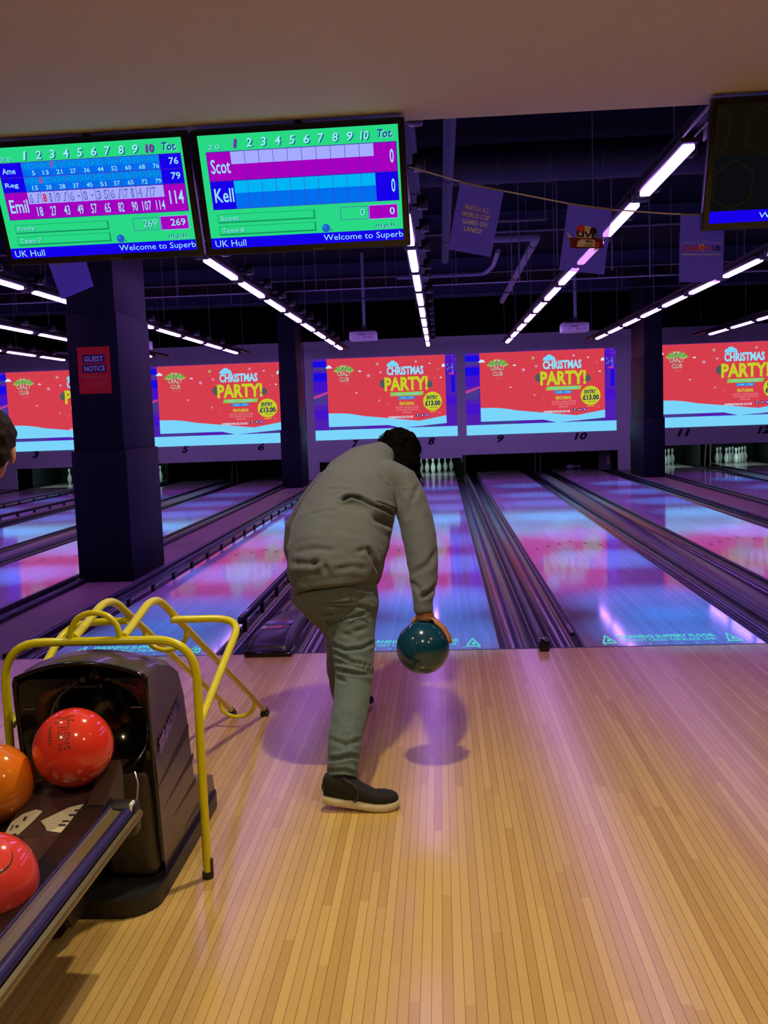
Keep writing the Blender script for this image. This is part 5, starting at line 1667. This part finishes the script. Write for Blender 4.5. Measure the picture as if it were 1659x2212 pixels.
# loose cloth hanging from the ribs toward the hem on the right
s.limb([(-0.585, -1.70, 0.99, 0.03, 0.05), (-0.60, -1.78, 0.93, 0.05, 0.07), (-0.620, -1.87, 0.84, 0.055, 0.08), (-0.625, -1.93, 0.785, 0.045, 0.07)], SHIRT)
shirt = remesh(s.build('shirt'), 0.0065, 5, 0.5)
fl = [
      ([(-0.719, -1.971, 1.106), (-0.689, -1.969, 1.114), (-0.645, -1.967, 1.106), (-0.582, -1.967, 1.069), (-0.533, -1.966, 1.045), (-0.505, -1.966, 1.025)], 0.0200, 0.0100),
      ([(-0.566, -1.953, 1.198), (-0.530, -1.955, 1.153), (-0.512, -1.960, 1.098), (-0.506, -1.964, 1.049)], 0.0090, 0.0080),
      ([(-0.586, -1.965, 1.091), (-0.547, -1.964, 1.079), (-0.511, -1.964, 1.057)], 0.0100, 0.0070),
      ([(-0.598, -1.971, 1.033), (-0.559, -1.971, 1.011), (-0.525, -1.970, 1.001)], 0.0100, 0.0160),
      ([(-0.621, -1.985, 0.903), (-0.603, -1.988, 0.866), (-0.587, -1.991, 0.821)], 0.0080, 0.0120),
      ([(-0.776, -1.970, 1.152), (-0.732, -1.967, 1.155), (-0.688, -1.966, 1.144)], 0.0030, 0.0100),
      ([(-0.848, -1.984, 1.056), (-0.779, -1.979, 1.069), (-0.740, -1.977, 1.062)], 0.0025, 0.0100),
      ([(-0.912, -2.003, 0.906), (-0.833, -1.997, 0.916), (-0.764, -1.994, 0.906)], 0.0040, 0.0120),
      ([(-0.928, -2.008, 0.863), (-0.854, -2.004, 0.855), (-0.824, -2.002, 0.862)], 0.0060, 0.0120),
      ([(-0.800, -2.001, 0.858), (-0.794, -2.004, 0.819)], 0.0060, 0.0100),
      ([(-0.747, -2.000, 0.832), (-0.687, -1.996, 0.839), (-0.629, -1.993, 0.828)], 0.0040, 0.0120),
      ([(-0.631, -1.986, 0.906), (-0.666, -1.989, 0.898)], 0.0040, 0.0100),
      ([(-0.412, -1.948, 1.154), (-0.444, -1.957, 1.086), (-0.465, -1.964, 1.028)], 0.0060, 0.0120),
      ([(-0.351, -1.971, 0.886), (-0.382, -1.977, 0.838), (-0.442, -1.984, 0.801)], 0.0060, 0.0140),
      ([(-0.350, -1.983, 0.759), (-0.380, -1.988, 0.725), (-0.415, -1.992, 0.707)], 0.0100, 0.0100),
      ([(-0.465, -1.988, 0.778), (-0.424, -1.989, 0.742), (-0.411, -1.992, 0.702)], 0.0050, 0.0100),
      ([(-0.470, -1.947, 1.195), (-0.470, -1.955, 1.117)], 0.0040, 0.0080),
]
folds(shirt, fl, 0.003, 11, (1, 1, 1.8), cam.location)
loc(shirt)
# jeans
j = MB()
j.limb([(-0.768, -1.935, 0.80, 0.160, 0.13), (-0.766, -1.94, 0.745, 0.165, 0.135), (-0.760, -1.94, 0.70, 0.155, 0.13), (-0.745, -1.935, 0.655, 0.125, 0.115)], JEANS, seg=30)
j.limb(rleg, JEANS)
j.limb(lleg, JEANS)
jeans = remesh(j.build('jeans'), 0.006, 4, 0.5)
jf = [
      ([(-0.857, -2.312, 0.804), (-0.821, -2.309, 0.805), (-0.749, -2.305, 0.807), (-0.686, -2.299, 0.821), (-0.588, -2.296, 0.799)], 0.0070, 0.0080),
      ([(-0.669, -2.300, 0.807), (-0.667, -2.310, 0.699)], 0.0040, 0.0050),
      ([(-0.749, -2.318, 0.675), (-0.672, -2.311, 0.695), (-0.617, -2.306, 0.711)], 0.0080, 0.0070),
      ([(-0.769, -2.312, 0.747), (-0.706, -2.308, 0.743), (-0.670, -2.306, 0.748)], 0.0060, 0.0090),
      ([(-0.766, -2.316, 0.707), (-0.730, -2.313, 0.710)], 0.0050, 0.0080),
      ([(-0.652, -2.305, 0.743), (-0.590, -2.304, 0.719)], 0.0060, 0.0090),
      ([(-0.742, -2.325, 0.599), (-0.693, -2.324, 0.577), (-0.630, -2.319, 0.583), (-0.589, -2.315, 0.602)], 0.0090, 0.0080),
      ([(-0.738, -2.327, 0.572), (-0.677, -2.327, 0.534), (-0.605, -2.325, 0.515)], 0.0090, 0.0080),
      ([(-0.735, -2.330, 0.540), (-0.659, -2.328, 0.513), (-0.597, -2.326, 0.495)], 0.0100, 0.0080),
      ([(-0.725, -2.333, 0.506), (-0.660, -2.330, 0.491), (-0.602, -2.327, 0.484)], 0.0120, 0.0070),
      ([(-0.732, -2.336, 0.477), (-0.697, -2.336, 0.460)], 0.0060, 0.0080),
      ([(-0.673, -2.316, 0.641), (-0.610, -2.311, 0.657)], 0.0050, 0.0100),
      ([(-0.709, -2.318, 0.642), (-0.656, -2.317, 0.622)], 0.0040, 0.0100),
      ([(-0.761, -2.360, 0.250), (-0.704, -2.359, 0.228), (-0.645, -2.354, 0.246)], 0.0060, 0.0090),
      ([(-0.768, -2.368, 0.176), (-0.723, -2.365, 0.180), (-0.687, -2.362, 0.188), (-0.656, -2.361, 0.179)], 0.0100, 0.0080),
      ([(-0.772, -2.372, 0.134), (-0.706, -2.368, 0.135), (-0.666, -2.367, 0.120)], 0.0100, 0.0060),
      ([(-0.692, -2.362, 0.185), (-0.683, -2.365, 0.153)], 0.0060, 0.0080),
      ([(-0.682, -2.345, 0.355), (-0.689, -2.354, 0.265), (-0.700, -2.362, 0.194)], 0.0030, 0.0080),
      ([(-0.766, -2.375, 0.107), (-0.671, -2.369, 0.106)], 0.0040, 0.0050),
]
folds(jeans, jf, 0.0032, 10, (1, 1, 2.6), cam.location)
loc(jeans)
m = MB()      # back pocket seam and belt edge
m.tube([(-0.76, -2.072, 0.70), (-0.69, -2.078, 0.70), (-0.625, -2.045, 0.71)], 0.002, mat('seam_thread', (0.10, 0.11, 0.10), 0.9), 6)
loc(m.build('pocket_seam'))
# shoes
def shoe(heel, toe, lift, parent_loc=True):
    """heel and toe on the floor plan; lift raises the heel"""
    h, t = Vector((heel[0], heel[1], 0)), Vector((toe[0], toe[1], 0))
    dr = (t - h); L_ = dr.length; dr.normalize()
    sd = Vector((0, 0, 1)).cross(dr)
    def P(u, z):
        zz = lift * max(0.0, 1 - u / 0.72) ** 1.2
        return h + dr * (u * L_) + Vector((0, 0, z + zz))
    def outline(k=1.0):
        return [(0.0, 0.018 * k), (0.03, 0.029 * k), (0.12, 0.034 * k), (0.30, 0.033 * k), (0.50, 0.038 * k), (0.68, 0.046 * k), (0.82, 0.044 * k), (0.93, 0.033 * k), (0.985, 0.018 * k), (1.0, 0.006 * k)]
    so = MB()
    vs = []
    O = outline()
    for z0, kk in ((0.001, 0.92), (0.008, 1.0), (0.028, 1.02)):
        toe_up = lambda u: 0.012 * max(0, (u - 0.8) / 0.2) ** 2
        for (u, wd) in O:
            vs.append(P(u, z0 + toe_up(u)) + sd * wd * kk)
        for (u, wd) in O[::-1]:
            vs.append(P(u, z0 + toe_up(u)) - sd * wd * kk)
    n = 2 * len(O)
    fs = [list(range(n))[::-1], list(range(2 * n, 3 * n))]
    for i in range(2):
        fs += [(i * n + k, i * n + (k + 1) % n, (i + 1) * n + (k + 1) % n, (i + 1) * n + k) for k in range(n)]
    so.add(vs, fs, SOLE, True)
    up = MB()
    rings = []
    for (u, wd, ht, zc) in ((0.005, 0.012, 0.030, 0.055), (0.04, 0.027, 0.042, 0.065), (0.14, 0.032, 0.046, 0.068), (0.30, 0.036, 0.052, 0.070), (0.42, 0.038, 0.043, 0.062), (0.55, 0.041, 0.034, 0.052), (0.68, 0.044, 0.025, 0.044), (0.80, 0.043, 0.026, 0.044), (0.90, 0.036, 0.023, 0.042), (0.96, 0.024, 0.017, 0.040), (0.985, 0.012, 0.009, 0.036)):
        rings.append((P(u, zc), sd * wd, Vector((0, 0, ht))))
    up.loft(rings, SHOE, 22, 2.4)
    band = MB()
    for sgn in (-1, 1):
        band.tube([P(0.28, 0.108) + sd * 0.028 * sgn, P(0.42, 0.092) + sd * 0.034 * sgn, P(0.48, 0.075) + sd * 0.039 * sgn, P(0.46, 0.05) + sd * 0.040 * sgn, P(0.42, 0.032) + sd * 0.037 * sgn], 0.005, SHOE2, 8)
    band.ellipsoid(P(0.08, 0.06), 0.028, 0.028, 0.03, SHOE2, 14)
    return up, so, band
def add_shoe(parent_fn, heel, toe, lift):
    up, so, band = shoe(heel, toe, lift)
    u_ = parent_fn(up.build('shoe'))
    for nm, q in (('sole', so), ('trim_band', band)):
        o = parent_fn(q.build(nm))
        o.parent = u_
        if nm == 'sole':
            o['label'] = 'worn off white sole'
add_shoe(loc, (-0.790, -2.405), (-0.508, -2.40), 0.032)
add_shoe(loc, (-0.850, -1.315), (-0.700, -1.13), 0.0)
# hair
h = MB()
h.ellipsoid(Ph(0, -0.022, 0.045), 0.100, 0.112, 0.100, HAIR, 26, Rh)
h.ellipsoid(Ph(0.01, -0.075, -0.03), 0.082, 0.06, 0.085, HAIR, 22, Rh)
h.ellipsoid(Ph(0.07, -0.02, -0.03), 0.038, 0.07, 0.10, HAIR, 18, Rh)
h.ellipsoid(Ph(-0.072, -0.03, -0.02), 0.046, 0.07, 0.08, HAIR, 18, Rh)
h.limb([(-0.462, -1.39, 1.22, 0.045), (-0.448, -1.39, 1.16, 0.035), (-0.440, -1.39, 1.12, 0.022), (-0.435, -1.39, 1.085, 0.008)], HAIR)
hair = remesh(h.build('hair'), 0.006, 4, 0.5)
folds(hair, [], 0.012, 26)
loc(hair)
rng = random.Random(5)
m = MB()
for k in range(190):
    a = rng.uniform(0, 2 * PI); el = rng.uniform(-0.5, 1.0)
    d0 = Vector((math.cos(a) * math.cos(el), math.sin(a) * math.cos(el) * 0.7 - 0.3, math.sin(el)))
    p = Ph(d0.x * 0.094, -0.022 + d0.y * 0.104, 0.035 + d0.z * 0.094)
    pts = [p]
    tw = Rh @ d0
    ln = rng.uniform(0.02, 0.055)
    ph = rng.uniform(0, 6.28)
    side_ = tw.cross(Vector((0, 0, 1)))
    side_ = side_.normalized() if side_.length > 0.1 else Vector((1, 0, 0))
    for q in range(1, 7):
        t = q / 6
        pts.append(p + tw * (0.016 * math.sin(t * 2.2)) + Vector((0, 0, -ln * t * t)) + side_ * 0.010 * math.sin(t * 7 + ph))
    m.tube(pts, [0.0022 * (1 - 0.12 * q) for q in range(7)], HAIR, 5)
for k in range(34):                      # longer curls hanging beside the face
    p = Vector((-0.455 + rng.uniform(-0.03, 0.03), -1.39 + rng.uniform(-0.04, 0.03), 1.20 + rng.uniform(-0.04, 0.03)))
    ln = rng.uniform(0.08, 0.16); ph = rng.uniform(0, 6.28)
    m.tube([p + Vector((0.012 * math.sin(q * 1.1 + ph) + 0.004 * q * rng.uniform(0.2, 0.6), 0.010 * math.cos(q * 1.1 + ph), -ln * q / 9)) for q in range(10)], 0.0019, HAIR, 5)
o = loc(m.build('hair_curls'))
o.parent = hair

# ------------------------------------------------------------------ person at the left edge
K0 = Vector((-2.02, -2.92, 0))
kd = thing('person', 'person with short dark hair cut off by the left edge of the picture', 'person', K0)
def locK(o):
    for v in o.data.vertices:
        v.co -= K0
    o.data.update()
    o.parent = kd
    return o
KT = [(-2.03, -2.92, 0.72, 0.155, 0.115), (-2.03, -2.92, 0.82, 0.15, 0.115), (-2.02, -2.92, 0.95, 0.145, 0.11), (-1.985, -2.915, 1.07, 0.155, 0.11), (-1.955, -2.91, 1.15, 0.150, 0.095), (-1.93, -2.91, 1.195, 0.10, 0.075), (-1.905, -2.91, 1.215, 0.06, 0.055)]
KL = [[(-2.03 + sx * 0.08, -2.92, 0.74, 0.09), (-2.03 + sx * 0.085, -2.92, 0.62, 0.083), (-2.03 + sx * 0.088, -2.905, 0.42, 0.062), (-2.03 + sx * 0.09, -2.92, 0.28, 0.058), (-2.03 + sx * 0.09, -2.94, 0.10, 0.048)] for sx in (-1, 1)]
KA = [[(-1.95 - sx * 0.0 + sx * 0.12, -2.91, 1.15, 0.06), (-1.97 + sx * 0.175, -2.91, 1.10, 0.055), (-1.99 + sx * 0.20, -2.92, 0.95, 0.047), (-2.0 + sx * 0.205, -2.90, 0.85, 0.042), (-2.0 + sx * 0.20, -2.86, 0.70, 0.034)] for sx in (-1, 1)]
b = MB()
b.limb([(x, y, z, a * 0.88, c * 0.88) for x, y, z, a, c in KT], SKIN)
for l in KL: b.limb([(p[0], p[1], p[2], p[3] * 0.8) for p in l], SKIN)
for l in KA: b.limb([(p[0], p[1], p[2], p[3] * 0.78) for p in l], SKIN)
for sx in (-1, 1):
    b.limb([(-2.03 + sx * 0.09, -2.94, 0.11, 0.034), (-2.03 + sx * 0.09, -2.91, 0.06, 0.036), (-2.03 + sx * 0.09, -2.82, 0.04, 0.03)], SKIN)
b.limb([(-1.93, -2.91, 1.18, 0.055), (-1.85, -2.905, 1.255, 0.050), (-1.77, -2.90, 1.315, 0.050)], SKIN, side=(0.6, 0, -0.8))
KH = Vector((-1.722, -2.90, 1.377))
Rk, Pk = head_into(b, KH, (-0.35, 0.93, -0.05), (0.10, 0.05, 1.0), 0.97)
for sx, l in zip((-1, 1), KA):
    hand_relaxed(b, (l[-1][0], l[-1][1], l[-1][2] - 0.01), (0, 0.25, -1), (-sx, 0.1, 0), sx, 0.9, 0.5)
kb = remesh(b.build('body'), 0.005, 3, 0.4)
locK(kb)
e = MB()
for sx in (-1, 1):
    e.ellipsoid(Pk(sx * 0.031, 0.076, -0.002), 0.0125, 0.010, 0.009, EYEW, 14, Rk); e.ellipsoid(Pk(sx * 0.031, 0.0845, -0.002), 0.0055, 0.003, 0.0055, M_BLACK, 10, Rk)
locK(e.build('eyes'))
e = MB(); e.ellipsoid(Pk(0, 0.083, -0.068), 0.024, 0.008, 0.008, LIPS, 14, Rk); locK(e.build('mouth'))
h = MB()
h.ellipsoid(Pk(0, -0.022, 0.042), 0.084, 0.100, 0.088, mat('brown_hair', (0.012, 0.006, 0.005), 0.7, spec=0.2), 26, Rk)
h.ellipsoid(Pk(0, -0.062, -0.010), 0.072, 0.05, 0.062, MATS['brown_hair'], 22, Rk)
hk = remesh(h.build('hair'), 0.006, 4, 0.5)
folds(hk, [], 0.006, 40)
locK(hk)
s = MB()
KSH = mat('navy_tee', (0.03, 0.035, 0.06), 0.9)
s.limb(KT[:-1], KSH, seg=28)
for l in KA: s.limb(l[:3], KSH)
ks = remesh(s.build('t_shirt'), 0.008, 4, 0.5); folds(ks, [], 0.003, 10); locK(ks)
s = MB()
KTR = mat('dark_trousers', (0.02, 0.02, 0.025), 0.9)
s.limb([(-2.03, -2.92, 0.79, 0.145, 0.112), (-2.03, -2.92, 0.72, 0.155, 0.117), (-2.03, -2.92, 0.65, 0.14, 0.10)], KTR, seg=26)
for l in KL: s.limb(l, KTR)
ks = remesh(s.build('trousers'), 0.008, 4, 0.5); folds(ks, [], 0.003, 10); locK(ks)
for sx in (-1, 1):
    add_shoe(locK, (-2.03 + sx * 0.09, -2.985), (-2.03 + sx * 0.10, -2.735), 0.0)
